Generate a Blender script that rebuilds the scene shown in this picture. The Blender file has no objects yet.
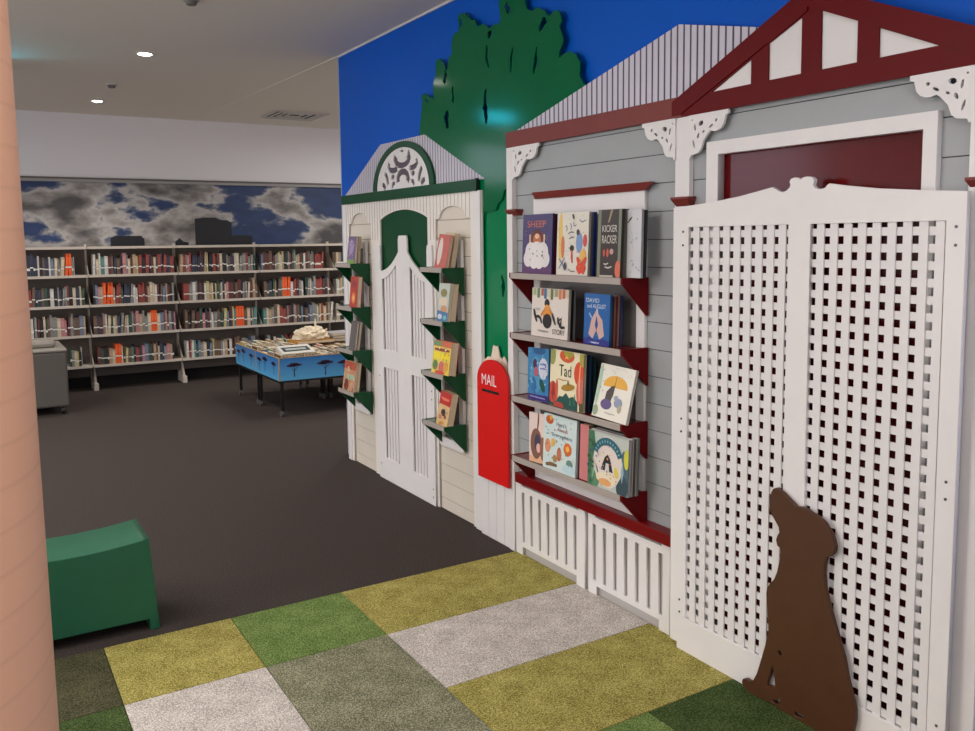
import bpy, bmesh, math, random
from mathutils import Vector, Matrix, Euler
random.seed(7)
S = bpy.context.scene
COL = S.collection
PI = math.pi

# ------------------------------------------------------------------ materials
def lin(c):
    return tuple(((v/255)/12.92 if v/255 <= .04045 else ((v/255+.055)/1.055)**2.4) for v in c) + (1,)
_m = {}
def M(key, rgb=None, rough=.5, spec=.5, noise=0, nscale=40, bump=0, bscale=200, emit=None, metal=0, trans=0, coat=0):
    if key in _m: return _m[key]
    m = bpy.data.materials.new(key); m.use_nodes = True
    nt = m.node_tree; b = nt.nodes['Principled BSDF']
    b.inputs['Base Color'].default_value = lin(rgb)
    b.inputs['Roughness'].default_value = rough
    b.inputs['Specular IOR Level'].default_value = spec
    b.inputs['Metallic'].default_value = metal
    b.inputs['Coat Weight'].default_value = coat
    b.inputs['Coat Roughness'].default_value = .08
    if trans: b.inputs['Transmission Weight'].default_value = trans
    if emit:
        b.inputs['Emission Color'].default_value = lin(rgb); b.inputs['Emission Strength'].default_value = emit
    tc = nt.nodes.new('ShaderNodeTexCoord')
    if noise:
        n = nt.nodes.new('ShaderNodeTexNoise'); n.inputs['Scale'].default_value = nscale; n.inputs['Detail'].default_value = 4
        nt.links.new(tc.outputs['Object'], n.inputs['Vector'])
        r = nt.nodes.new('ShaderNodeValToRGB')
        c = lin(rgb)
        r.color_ramp.elements[0].position = .3; r.color_ramp.elements[1].position = .7
        r.color_ramp.elements[0].color = tuple(v*(1-noise) for v in c[:3])+(1,)
        r.color_ramp.elements[1].color = tuple(min(1, v*(1+noise)) for v in c[:3])+(1,)
        nt.links.new(n.outputs['Fac'], r.inputs['Fac']); nt.links.new(r.outputs['Color'], b.inputs['Base Color'])
    if bump:
        n2 = nt.nodes.new('ShaderNodeTexNoise'); n2.inputs['Scale'].default_value = bscale; n2.inputs['Detail'].default_value = 3
        nt.links.new(tc.outputs['Object'], n2.inputs['Vector'])
        bp = nt.nodes.new('ShaderNodeBump'); bp.inputs['Strength'].default_value = bump; bp.inputs['Distance'].default_value = .01
        nt.links.new(n2.outputs['Fac'], bp.inputs['Height']); nt.links.new(bp.outputs['Normal'], b.inputs['Normal'])
    _m[key] = m
    return m

WHITE = M('white_paint', (228, 225, 225), .38, .5, .02, 6)
WHITE2 = M('white_slat_paint', (224, 221, 222), .4)
GREYBOARD = M('grey_weatherboard', (162, 166, 169), .45, .4, .03, 5)
GREYLINE = M('board_joint', (70, 74, 78), .7)
BEIGE = M('beige_weatherboard', (214, 206, 194), .45, .4, .03, 5)
BEIGELINE = M('beige_joint', (120, 112, 104), .7)
MAROON = M('maroon_paint', (98, 4, 10), .42, .14, .05, 8)
MAROONW = M('maroon_window_paint', (92, 10, 14), .14, .3, .04, 5)
BROWNRED = M('red_brown_paint', (122, 50, 44), .4, .3, .05, 10)
GREEN = M('shelf_green', (4, 68, 36), .28, .3, .05, 8)
TREE = M('tree_green', (0, 98, 60), .11, .24, .04, 3)
TRUNK = M('trunk_green', (0, 120, 74), .14, .24, .04, 3)
SKY = M('sky_blue_paint', (4, 88, 196), .45, .14, .03, 1.2)
LIP = M('grey_shelf_lip', (168, 158, 152), .35, .5)
CORR = M('corrugated_light', (204, 200, 214), .4)
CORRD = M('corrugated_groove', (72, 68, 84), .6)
CEIL = M('ceiling_paint', (236, 229, 218), .8, .2)
WALLP = M('wall_paint', (232, 230, 234), .8, .2)
BROWN = M('dog_brown', (74, 42, 18), .5, .4, .06, 14)
BLACK = M('black_metal', (16, 16, 17), .4)
DARK = M('dark_hole', (10, 10, 12), .8)
RED = M('mailbox_red', (212, 24, 22), .36, .35)
CREAM = M('cream_board', (232, 214, 196), .5, .4, .05, 20)
PAPER = M('book_pages', (205, 190, 165), .8, .2, .12, 220)
SCREW = M('screw_grey', (90, 90, 95), .4, metal=.6)
TAG = M('spine_label', (225, 222, 215), .7)

# ------------------------------------------------------------------ builders
class MB:
    def __init__(s): s.v = []; s.f = []; s.m = []; s.mats = []
    def mi(s, mat):
        if mat not in s.mats: s.mats.append(mat)
        return s.mats.index(mat)
    def add(s, vs, fs, mat):
        k = len(s.v); i = s.mi(mat); s.v += [tuple(v) for v in vs]
        for f in fs: s.f.append(tuple(k+j for j in f)); s.m.append(i)
        return s
    def box(s, x0, x1, y0, y1, z0, z1, mat):
        x0, x1 = sorted((x0, x1)); y0, y1 = sorted((y0, y1)); z0, z1 = sorted((z0, z1))
        return s.add([(x0,y0,z0),(x1,y0,z0),(x1,y1,z0),(x0,y1,z0),(x0,y0,z1),(x1,y0,z1),(x1,y1,z1),(x0,y1,z1)],
              [(0,3,2,1),(4,5,6,7),(0,1,5,4),(1,2,6,5),(2,3,7,6),(3,0,4,7)], mat)
    def prism(s, pts, vec, mat):                  # convex-ish polygon (3d pts) extruded by vec
        n = len(pts); v = [Vector(p) for p in pts]; w = [p+Vector(vec) for p in v]
        return s.add([tuple(p) for p in v+w], [tuple(range(n))[::-1], tuple(range(n, 2*n))] + [(i, (i+1)%n, n+(i+1)%n, n+i) for i in range(n)], mat)
    def cyl(s, c, r, h, mat, ax=2, n=20, r2=None):
        r2 = r if r2 is None else r2; a = []; b = []
        for i in range(n):
            t = 2*PI*i/n; p = [0,0,0]; q = [0,0,0]
            p[(ax+1)%3] = r*math.cos(t); p[(ax+2)%3] = r*math.sin(t)
            q[(ax+1)%3] = r2*math.cos(t); q[(ax+2)%3] = r2*math.sin(t); q[ax] = h
            a.append(tuple(c[j]+p[j] for j in range(3))); b.append(tuple(c[j]+q[j] for j in range(3)))
        return s.add(a+b, [tuple(range(n))[::-1], tuple(range(n, 2*n))] + [(i, (i+1)%n, n+(i+1)%n, n+i) for i in range(n)], mat)
    def build(s, name, parent=None, bevel=0, smooth=False):
        me = bpy.data.meshes.new(name); me.from_pydata(s.v, [], s.f)
        for m in s.mats: me.materials.append(m)
        me.polygons.foreach_set('material_index', s.m)
        bm = bmesh.new(); bm.from_mesh(me); bmesh.ops.recalc_face_normals(bm, faces=bm.faces); bm.to_mesh(me); bm.free()
        return place(name, me, parent, bevel, smooth)

def place(name, me, parent=None, bevel=0, smooth=False):
    o = bpy.data.objects.new(name, me); COL.objects.link(o)
    if parent is not None:
        o.parent = parent
        if parent.get('_world'):
            L = Vector(parent['_world']); me.transform(Matrix.Translation(-L)); o['_world'] = tuple(L)
    else:
        xs = [v.co for v in me.vertices]
        c = Vector(((min(v.x for v in xs)+max(v.x for v in xs))/2, (min(v.y for v in xs)+max(v.y for v in xs))/2, min(v.z for v in xs)))
        me.transform(Matrix.Translation(-c)); o.location = c
        o['_world'] = tuple(c)
    if bevel:
        b = o.modifiers.new('bevel', 'BEVEL'); b.width = bevel; b.segments = 2; b.limit_method = 'ANGLE'
    if smooth:
        for p in me.polygons: p.use_smooth = True
    return o

def thing(name, label, cat, loc=(0,0,0), group=None, rot=None, world=True):
    o = bpy.data.objects.new(name, None); COL.objects.link(o); o.location = loc; o.empty_display_size = .1
    if rot: o.rotation_euler = rot
    o['label'] = label; o['category'] = cat
    if group: o['group'] = group
    if world: o['_world'] = tuple(loc)
    return o
def tag(o, label, cat, group=None, kind=None):
    o['label'] = label; o['category'] = cat
    if group: o['group'] = group
    if kind: o['kind'] = kind
    return o
def struct(o): o['kind'] = 'structure'; return o

def merge(o, mb, mat):
    me = o.data; bm = bmesh.new(); bm.from_mesh(me); me.materials.append(mat); k = len(me.materials)-1
    L = Vector(o.get('_world', (0,0,0))); vs = [bm.verts.new(Vector(v)-L) for v in mb.v]
    for f in mb.f: bm.faces.new([vs[i] for i in f]).material_index = k
    bm.to_mesh(me); bm.free()
_dg = None
def curve_mesh(name, loops, t, bev=0):
    c = bpy.data.curves.new(name, 'CURVE'); c.dimensions = '2D'; c.fill_mode = 'BOTH'
    c.extrude = max(t/2-bev, 0); c.bevel_depth = bev; c.offset = -bev; c.bevel_resolution = 1
    for L in loops:
        sp = c.splines.new('POLY'); sp.points.add(len(L)-1)
        for p, q in zip(sp.points, L): p.co = (q[0], q[1], 0, 1)
        sp.use_cyclic_u = True
    o = bpy.data.objects.new('tmp', c); COL.objects.link(o)
    bpy.context.view_layer.update()
    me = bpy.data.meshes.new_from_object(o.evaluated_get(bpy.context.evaluated_depsgraph_get()))
    bpy.data.objects.remove(o); bpy.data.curves.remove(c); me.name = name
    return me
def plate(name, loops, x0, x1, mat, parent=None, bev=0):
    """cut-out board in the facade plane: loops are (y, z) outlines, first outer then holes"""
    me = curve_mesh(name, loops, x1-x0, bev)
    xc = (x0+x1)/2
    for v in me.vertices: a, b, c = v.co; v.co = (xc+c, a, b)
    me.materials.clear(); me.materials.append(mat)
    return place(name, me, parent)
def text_mesh(txt, size):
    c = bpy.data.curves.new('t', 'FONT'); c.body = txt; c.size = size
    o = bpy.data.objects.new('tmp', c); COL.objects.link(o); bpy.context.view_layer.update()
    me = bpy.data.meshes.new_from_object(o.evaluated_get(bpy.context.evaluated_depsgraph_get()))
    vs = [tuple(v.co) for v in me.vertices]; fs = [tuple(p.vertices) for p in me.polygons]
    bpy.data.objects.remove(o); bpy.data.curves.remove(c); bpy.data.meshes.remove(me)
    x0 = min(v[0] for v in vs); x1 = max(v[0] for v in vs); y0 = min(v[1] for v in vs); y1 = max(v[1] for v in vs)
    return [((v[0]-x0)/(x1-x0), (v[1]-y0)/(y1-y0)) for v in vs], fs
def rect(y0, y1, z0, z1): return [(y0,z0),(y1,z0),(y1,z1),(y0,z1)]
def arc(cy, cz, ry, rz, a0, a1, n=16): return [(cy+ry*math.cos(math.radians(a0+(a1-a0)*i/n)), cz+rz*math.sin(math.radians(a0+(a1-a0)*i/n))) for i in range(n+1)]
def ell(cy, cz, ry, rz, rot=0, n=14):
    r = math.radians(rot); out = []
    for i in range(n):
        t = 2*PI*i/n; a = ry*math.cos(t); b = rz*math.sin(t)
        out.append((cy+a*math.cos(r)-b*math.sin(r), cz+a*math.sin(r)+b*math.cos(r)))
    return out
def stroke(path, w0, w1=None, n=5):                 # curly tapered slot following a path
    w1 = w0 if w1 is None else w1
    P = [Vector(p) for p in path]; L = []; R = []
    k = len(P)
    for i, p in enumerate(P):
        d = (P[min(i+1, k-1)]-P[max(i-1, 0)]).normalized(); nn = Vector((-d.y, d.x))
        t = i/(k-1); w = (w0+(w1-w0)*math.sin(PI*t))/2
        L.append(p+nn*w); R.append(p-nn*w)
    return [tuple(v) for v in L+R[::-1]]

# ------------------------------------------------------------------ room shell
CH = 2.935
flr = struct(MB().box(-4.2, 6.2, -3.2, 10.8, -.1, 0, M('charcoal_carpet', (70, 63, 60), .95, .1, .3, 120, .7, 160)).build('floor'))
wr = struct(MB().box(2.42, 2.58, -3.1, 6.02, 0, CH, SKY).build('wall_right'))
tr = struct(MB().box(2.416, 2.584, 6.02, 6.026, 0, CH, M('edge_white', (200, 205, 215), .5)).build('trim_1'))
struct(MB().box(2.58, 6.1, 5.9, 6.0, 0, 3.1, WALLP).build('wall_partition'))
struct(MB().box(-4.2, 6.2, 10.56, 10.7, 0, 3.2, WALLP).build('wall_back'))
struct(MB().box(-4.2, -4.1, -3.1, 10.6, 0, 3.2, WALLP).build('wall_left'))
struct(MB().box(6.1, 6.2, 5.8, 10.6, 0, 3.2, WALLP).build('wall_far_right'))
struct(MB().box(-4.2, 2.6, -3.2, -3.1, 0, 3.0, WALLP).build('wall_front'))
# ceiling: level over the mural, rising slightly towards the back of the room
cz = lambda y: CH if y < 6 else CH+(y-6)*.021
ys = [-3.2, 6.0, 10.7]
cb = MB()
for a, b in zip(ys, ys[1:]):
    cb.add([(-4.2,a,cz(a)),(6.2,a,cz(a)),(6.2,b,cz(b)),(-4.2,b,cz(b)),(-4.2,a,cz(a)+.1),(6.2,a,cz(a)+.1),(6.2,b,cz(b)+.1),(-4.2,b,cz(b)+.1)],
           [(0,3,2,1),(4,5,6,7),(0,1,5,4),(1,2,6,5),(2,3,7,6),(3,0,4,7)], CEIL)
struct(cb.build('ceiling'))
struct(MB().prism([(2.41,6.03,cz(6.03)),(2.419,6.03,cz(6.03)),(2.419,10.5,cz(10.5)),(2.41,10.5,cz(10.5))], (0,0,-.004), M('joint_light', (235, 228, 218), .6)).build('trim_2'))
struct(MB().prism([(2.408,-3,CH-.001),(2.419,-3,CH-.001),(2.419,6.01,CH-.001),(2.408,6.01,CH-.001)], (0,0,-.012), M('joint_white', (215, 215, 220), .6)).build('trim_3'))
struct(MB().box(-4.1, 6.1, 10.52, 10.56, 2.285, 2.33, M('rail_grey', (150, 148, 148), .5)).box(-4.1, 6.1, 10.515, 10.56, 2.315, 2.335, M('rail_dark', (95, 90, 88), .6)).build('trim_4'))

# ------------------------------------------------------------------ photo mural on the back wall
def sky_print():
    m = bpy.data.materials.new('cloud_photo_print'); m.use_nodes = True; nt = m.node_tree; b = nt.nodes['Principled BSDF']
    b.inputs['Roughness'].default_value = .45
    tc = nt.nodes.new('ShaderNodeTexCoord'); mp = nt.nodes.new('ShaderNodeMapping'); mp.inputs['Scale'].default_value = (1, 1, 1.9); mp.inputs['Location'].default_value = (3.35, 0, .2)
    n = nt.nodes.new('ShaderNodeTexNoise'); n.inputs['Scale'].default_value = 1.0; n.inputs['Detail'].default_value = 12; n.inputs['Roughness'].default_value = .54; n.inputs['Distortion'].default_value = .1
    r = nt.nodes.new('ShaderNodeValToRGB'); e = r.color_ramp.elements
    e[0].position = .46; e[0].color = lin((34, 56, 98)); e[1].position = .48; e[1].color = lin((92, 100, 120))
    for p, c in ((.505, (178, 174, 172)), (.56, (128, 124, 122)), (.62, (72, 70, 72))): q = e.new(p); q.color = lin(c)
    n2 = nt.nodes.new('ShaderNodeTexNoise'); n2.inputs['Scale'].default_value = 5; n2.inputs['Detail'].default_value = 6
    mx = nt.nodes.new('ShaderNodeMix'); mx.data_type = 'RGBA'; mx.blend_type = 'SOFT_LIGHT'; mx.inputs['Factor'].default_value = .6
    nt.links.new(tc.outputs['Object'], mp.inputs['Vector']); nt.links.new(mp.outputs['Vector'], n.inputs['Vector']); nt.links.new(mp.outputs['Vector'], n2.inputs['Vector'])
    nt.links.new(n.outputs['Fac'], r.inputs['Fac']); nt.links.new(r.outputs['Color'], mx.inputs[6]); nt.links.new(n2.outputs['Fac'], mx.inputs[7])
    nt.links.new(mx.outputs[2], b.inputs['Base Color'])
    return m
pm = thing('picture_mural', 'long photographic wall print of clouds and dark buildings above the far bookshelves', 'mural', (1.0, 10.555, 1.2))
MB().box(-4.0, 6.0, 10.553, 10.559, 1.2, 2.285, sky_print()).build('cloud_print', pm)
bld = M('building_silhouette', (22, 24, 32), .5)
plateXZ = MB()
bp_ = [[(1.45,1.2),(1.81,1.2),(1.81,1.66),(1.79,1.67),(1.78,1.69),(1.5,1.69),(1.49,1.68),(1.45,1.67)],
       [(2.38,1.2),(2.81,1.2),(2.81,1.84),(2.76,1.87),(2.68,1.875),(2.62,1.90),(2.48,1.90),(2.38,1.885)],
       [(2.81,1.2),(3.06,1.2),(3.06,1.67),(3.04,1.685),(2.85,1.69),(2.81,1.68)],
       [(2.15,1.2),(2.3,1.2),(2.3,1.61),(2.24,1.62),(2.2,1.66),(2.15,1.62)],
       [(4.6,1.2),(5.0,1.2),(5.0,1.8),(4.6,1.85)]]
for L in bp_: MB().prism([(x, 10.5525, z) for x, z in L], (0, -.0015, 0), bld).build('printed_building', pm)

# ------------------------------------------------------------------ grass carpet tiles
def grass(name, a, b, c=None):
    m = bpy.data.materials.new(name); m.use_nodes = True; nt = m.node_tree; bs = nt.nodes['Principled BSDF']
    bs.inputs['Roughness'].default_value = .95; bs.inputs['Specular IOR Level'].default_value = .1
    tc = nt.nodes.new('ShaderNodeTexCoord')
    n = nt.nodes.new('ShaderNodeTexNoise'); n.inputs['Scale'].default_value = 175; n.inputs['Detail'].default_value = 5; n.inputs['Roughness'].default_value = .85
    n3 = nt.nodes.new('ShaderNodeTexNoise'); n3.inputs['Scale'].default_value = 9; n3.inputs['Detail'].default_value = 3
    ad = nt.nodes.new('ShaderNodeMix'); ad.inputs['Factor'].default_value = .12
    r = nt.nodes.new('ShaderNodeValToRGB'); e = r.color_ramp.elements
    e[0].position = .41; e[0].color = lin(a); e[1].position = .6; e[1].color = lin(b)
    if c: q = e.new(.5); q.color = lin(c)
    nt.links.new(tc.outputs['Object'], n.inputs['Vector']); nt.links.new(tc.outputs['Object'], n3.inputs['Vector'])
    nt.links.new(n.outputs['Fac'], ad.inputs[2]); nt.links.new(n3.outputs['Fac'], ad.inputs[3])
    nt.links.new(ad.outputs[0], r.inputs['Fac']); nt.links.new(r.outputs['Color'], bs.inputs['Base Color'])
    bp = nt.nodes.new('ShaderNodeBump'); bp.inputs['Strength'].default_value = .5; bp.inputs['Distance'].default_value = .004
    nt.links.new(n.outputs['Fac'], bp.inputs['Height']); nt.links.new(bp.outputs['Normal'], bs.inputs['Normal'])
    return m
G = {'olive': grass('pile_olive', (92, 84, 34), (214, 204, 128), (158, 148, 78)), 'green': grass('pile_green', (52, 76, 36), (156, 174, 110), (104, 128, 66)),
     'grey': grass('pile_light_grey', (132, 124, 118), (244, 238, 230), (198, 190, 182)), 'sage': grass('pile_grey_green', (72, 74, 56), (190, 188, 160), (124, 124, 98)),
     'dark': grass('pile_dark_green', (28, 46, 22), (106, 122, 72), (62, 80, 42)), 'moss': grass('pile_dull_moss', (40, 42, 28), (112, 108, 80), (70, 70, 50))}
def tile(x0, x1, y0, y1, k, lab):
    g = MB(); e = .0015
    g.box(x0+e, x1-e, y0+e, y1-e, 0, .007, G[k])
    tag(g.build('carpet_tile', bevel=.002), lab, 'carpet tile', 'grass coloured carpet tiles on the near floor')
X = [-.61, -.11, .39, .89, 1.39, 1.89]
Y = [3.6, 3.1, 2.6, 2.095, 1.6]
tile(-.11, .39, 3.1, 3.6, 'moss', 'dull dark moss carpet tile beside the peach column, left of an olive tile')
tile(.39, .89, 3.1, 3.6, 'olive', 'olive carpet tile in the front row right by the foot of the green stool')
tile(.89, 1.39, 3.1, 3.6, 'green', 'mid green carpet tile bordering the charcoal carpet between two olive ones')
tile(1.39, 2.355, 3.1, 3.6, 'olive', 'long olive carpet piece bordering charcoal carpet and the first picket panel')
tile(-.11, .39, 2.6, 3.1, 'dark', 'dark green carpet tile left of the light grey tile at the bottom edge')
tile(.39, .89, 2.6, 3.1, 'grey', 'light grey carpet tile nearer the peach column, at the bottom left')
tile(.89, 1.39, 2.1, 3.1, 'sage', 'grey-green mottled carpet piece between the two light grey ones')
tile(1.39, 2.355, 2.6, 3.1, 'grey', 'long light grey carpet piece reaching the second picket panel')
tile(1.39, 2.355, 2.095, 2.6, 'olive', 'long olive carpet piece nearest the white lattice gate corner')
tile(1.39, 1.89, 1.6, 2.095, 'green', 'green carpet tile left of the dark green one at the bottom edge')
tile(1.89, 2.355, 1.6, 2.095, 'dark', 'dark green carpet tile under the brown dog cut-out')
tile(1.39, 2.355, 1.1, 1.6, 'olive', 'olive carpet piece below the right half of the lattice gate')
tile(.89, 1.39, 1.1, 2.1, 'grey', 'light grey carpet piece in front of the dog and gate, nearest the camera')
tile(-.11, .89, 1.6, 2.6, 'green', 'green carpet piece at the foot of the peach column')

# ------------------------------------------------------------------ big green tree cut-out
tree = thing('tree_cutout', 'tall dark green tree cut-out on the blue wall between both playhouses', 'tree cutout', (2.39, 3.85, 0))
fol = [(4.684,2.1),(4.68,2.233),(4.664,2.297),(4.633,2.413),(4.647,2.451),(4.625,2.46),(4.612,2.45),(4.599,2.462),(4.585,2.445),(4.561,2.448),(4.536,2.423),(4.51,2.428),(4.486,2.404),(4.495,2.46),(4.488,2.509),(4.461,2.539),(4.455,2.58),(4.462,2.60),(4.445,2.626),(4.403,2.626),(4.385,2.60),(4.356,2.59),(4.34,2.55),(4.322,2.544),(4.3,2.613),(4.267,2.624),(4.27,2.68),(4.258,2.711),(4.234,2.731),(4.188,2.729),(4.18,2.77),(4.194,2.79),(4.19,2.811),(4.152,2.822),(4.13,2.808),(4.108,2.812),(4.095,2.785),(4.076,2.786),(4.05,2.757),(4.012,2.756),(3.995,2.72),(3.971,2.713),(3.93,2.715),(3.899,2.698),(3.869,2.679),(3.82,2.69),(3.78,2.681),(3.761,2.707),(3.773,2.78),(3.758,2.857),(3.69,2.885),(3.64,2.86),(3.6,2.87),(3.57,2.83),(3.538,2.832),(3.544,2.76),(3.531,2.707),(3.51,2.69),(3.47,2.677),(3.445,2.69),(3.419,2.675),(3.378,2.659),(3.362,2.639),(3.34,2.625),(3.313,2.635),(3.28,2.64),(3.257,2.62),(3.242,2.585),(3.262,2.565),(3.258,2.552),(3.24,2.52),(3.23,2.492),(3.245,2.471),(3.262,2.45),(3.266,2.42),(3.243,2.431),(3.188,2.438),(3.15,2.42),(3.136,2.415),(3.122,2.39),(3.106,2.379),(3.113,2.318),(3.084,2.278),(2.98,2.25),(2.98,2.04),(3.62,1.99),(3.63,1.90),(3.68,1.885),(3.70,1.86),(3.74,1.85),(3.765,1.80),(3.80,1.79),(3.82,1.755),(3.84,1.75),(3.97,1.74),(4.2,1.9)]
def slit(pts, w=.012):
    P = []
    for i in range(len(pts)-1):
        a, b = Vector(pts[i]), Vector(pts[i+1])
        for k in range(4): P.append(a.lerp(b, k/4))
    P.append(Vector(pts[-1])); k = len(P); L = []; R = []
    rr = random.Random(int(pts[0][0]*1000))
    for i, p in enumerate(P):
        ww = w*1.7*(.3+.8*math.sin(PI*i/(k-1)))*(.6+.8*rr.random()); j = rr.uniform(-.006, .006)
        L.append((p.x+j+ww/2, p.y)); R.append((p.x+j-ww/2, p.y))
    return L+R[::-1]
slits = [slit([(3.893,2.60),(3.9,2.54),(3.883,2.48)]), slit([(3.657,2.545),(3.665,2.49),(3.672,2.425)]), slit([(3.444,2.505),(3.45,2.44),(3.472,2.385)]),
         slit([(3.385,2.63),(3.39,2.6),(3.414,2.57)], .028), slit([(3.91,2.38),(3.925,2.315),(3.91,2.26),(3.905,2.205)], .024), slit([(4.33,2.325),(4.345,2.28),(4.326,2.225)], .03),
         slit([(4.271,2.45),(4.26,2.4),(4.257,2.355)], .014), slit([(3.706,2.77),(3.69,2.71)], .02), slit([(3.268,2.48),(3.273,2.45),(3.28,2.40)], .018), slit([(3.863,2.667),(3.87,2.63)], .026),
         slit([(4.352,2.575),(4.33,2.53),(4.36,2.50),(4.355,2.47)], .03), slit([(4.595,2.43),(4.57,2.415),(4.56,2.40)], .016), slit([(4.165,2.80),(4.15,2.77),(4.17,2.75)], .014)]
def inside(p, L):
    c = False
    for i in range(len(L)):
        (x1, y1), (x2, y2) = L[i-1], L[i]
        if (y1 > p[1]) != (y2 > p[1]) and p[0] < (x2-x1)*(p[1]-y1)/(y2-y1)+x1: c = not c
    return c
def fits(h, others):
    for i in range(len(h)):
        a, b = Vector(h[i-1]), Vector(h[i])
        for k in range(4):
            p = a.lerp(b, k/4)
            for dx, dy in ((.006,0),(-.006,0),(0,.006),(0,-.006)):
                if not inside((p.x+dx, p.y+dy), fol): return False
            if any(inside((p.x, p.y), o) for o in others): return False
    return True
good = []
for h in slits:
    c0 = (sum(p[0] for p in h)/len(h), sum(p[1] for p in h)/len(h))
    for sc in (1, .85, .7, .55, .4):
        hh = [(c0[0]+(p[0]-c0[0])*sc, c0[1]+(p[1]-c0[1])*sc-(1-sc)*.03) for p in h]
        if fits(hh, good): good.append(hh); break
plate('foliage', [fol]+good, 2.382, 2.390, TREE, tree)
plate('trunk', [[(3.97,.2),(3.97,1.95),(3.6,1.95),(3.6,.2)], slit([(3.79,1.42),(3.775,1.36),(3.785,1.30)], .016)], 2.394, 2.418, TRUNK, tree)

# ------------------------------------------------------------------ green-trimmed playhouse (far)
gh = thing('playhouse_facade', 'cream and white playhouse front with green fascia and white gate, beside the blue wall edge', 'playhouse facade', (2.37, 4.93, 0), 'playhouse fronts along the mural')
def boards(name, y0, y1, z0, z1, x0, x1, mat, line, parent, pitch=.111, ph=.041):
    b = MB(); k = math.ceil((z0-ph)/pitch); z = z0
    b.box(x0+.004, x1, y0, y1, z0, z1, line)
    while z < z1-.004:
        zt = min(ph+k*pitch, z1)
        if zt-z > .01:
            top = zt-.0035
            b.add([(x0,y0,z),(x0,y1,z),(x0+.002,y1,top),(x0+.002,y0,top),(x0+.005,y0,z),(x0+.005,y1,z),(x0+.005,y1,top),(x0+.005,y0,top)],
                  [(0,1,2,3),(4,7,6,5),(0,4,5,1),(1,5,6,2),(2,6,7,3),(3,7,4,0)], mat)
        z = zt; k += 1
    return b.build(name, parent)
boards('weatherboards', 4.03, 4.52, 0, 1.86, 2.384, 2.418, BEIGE, BEIGELINE, gh, .103, 1.717-.103*16)
boards('weatherboards', 5.37, 5.83, 0, 1.86, 2.384, 2.418, BEIGE, BEIGELINE, gh, .103, 1.717-.103*16)
MB().box(2.384, 2.418, 4.53, 5.3, 0, 1.85, GREEN).build('green_door', gh)
def archhole(yc, hw, zs, ztop, sh=.04):
    return [(yc-hw, -.001), (yc-hw, zs-.012), (yc-hw+sh*.6, zs-.012), (yc-hw+sh*.7, zs)] + arc(yc, zs, hw-sh, ztop-zs, 180, 0, 14) + [(yc+hw-sh*.7, zs), (yc+hw-sh*.6, zs-.012), (yc+hw, zs-.012), (yc+hw, -.001)]
# front sheet as one outline with three arched doorways cut from its foot
out = [(5.89, 0), (5.89, 1.862), (3.95, 1.862), (3.95, 0)]
out += [(4.069, 0), (4.069, 1.722), (4.12, 1.722)] + arc(4.275, 1.73, .15, .062, 180, 0, 12)[0:] + [(4.44, 1.722), (4.475, 1.722), (4.475, 0)]
out += [(4.575, 0), (4.575, 1.735)] + [(4.575+.675*i/14, 1.737+.056*(1-((i-7)/7)**2)) for i in range(1,14)] + [(5.25, 1.735), (5.25, 0)]
out += [(5.405, 0), (5.405, 1.722), (5.44, 1.722)] + arc(5.595, 1.73, .145, .064, 180, 0, 12) + [(5.75, 1.722), (5.79, 1.722), (5.79, 0)]
sheet = plate('front_sheet', [out], 2.371, 2.383, M('cream_white_paint', (232, 226, 220), .42, .5, .02, 6), gh, .001)
bd = MB()
def arch_top(y):
    for yc, hw, zs, zt in ((4.275,.15,1.73,1.792), (4.912,.337,1.735,1.793), (5.595,.145,1.73,1.794)):
        if abs(y-yc) < hw: return zs+(zt-zs)*math.sqrt(1-((y-yc)/hw)**2)
    return 1.722
y = 3.99
while y < 5.86:
    z0 = arch_top(y)
    if (4.475 < y < 4.575) or (5.25 < y < 5.405): z0 = 1.6
    bd.box(2.3702, 2.3712, y-.0014, y+.0014, z0+.004, 1.86, BEIGELINE); y += .042
merge(sheet, bd, BEIGELINE)
MB().box(2.364, 2.373, 5.825, 5.885, 0, 1.862, WHITE).build('corner_post', gh, .001)
MB().box(2.362, 2.373, 3.952, 4.03, 0, 1.862, WHITE).build('corner_post', gh, .001)
fa = MB().box(2.358, 2.372, 3.983, 5.885, 1.861, 1.924, GREEN).build('fascia', gh, .002)
MB().box(2.356, 2.3735, 3.976, 3.992, 1.858, 1.927, M('dark_green_end', (2, 26, 14), .35)).build('fascia_end_cap', gh)
def corrugated(name, top, y0, y1, zb, x0, x1, pitch, lw, parent):
    b = MB()
    def T(y):
        for (a, za), (c, zc) in zip(top, top[1:]):
            if a <= y <= c: return za+(zc-za)*(y-a)/(c-a)
        return zb
    knots = [p[0] for p in top]
    def strip(a, c, xa, xb, mat):
        cuts = [a]+[k for k in knots if a < k < c]+[c]
        for p, q in zip(cuts, cuts[1:]):
            zp, zq = max(T(p), zb), max(T(q), zb)
            if max(zp, zq) <= zb+1e-4: continue
            b.add([(xa,p,zb),(xa,q,zb),(xa,q,zq),(xa,p,zp),(xb,p,zb),(xb,q,zb),(xb,q,zq),(xb,p,zp)],
                  [(0,1,2,3),(4,7,6,5),(0,4,5,1),(1,5,6,2),(2,6,7,3),(3,7,4,0)], mat)
    y = y0
    while y < y1-1e-4:
        e = min(y+pitch-lw, y1); strip(y, e, x0, x1, CORR)
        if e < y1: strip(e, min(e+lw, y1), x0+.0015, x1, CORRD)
        y = e+lw
    return b.build(name, parent)
corrugated('corrugated_roof', [(3.935,1.925),(4.607,2.223),(5.236,2.226),(5.85,1.93)], 3.935, 5.85, 1.92, 2.379, 2.418, .032, .008, gh)
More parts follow.
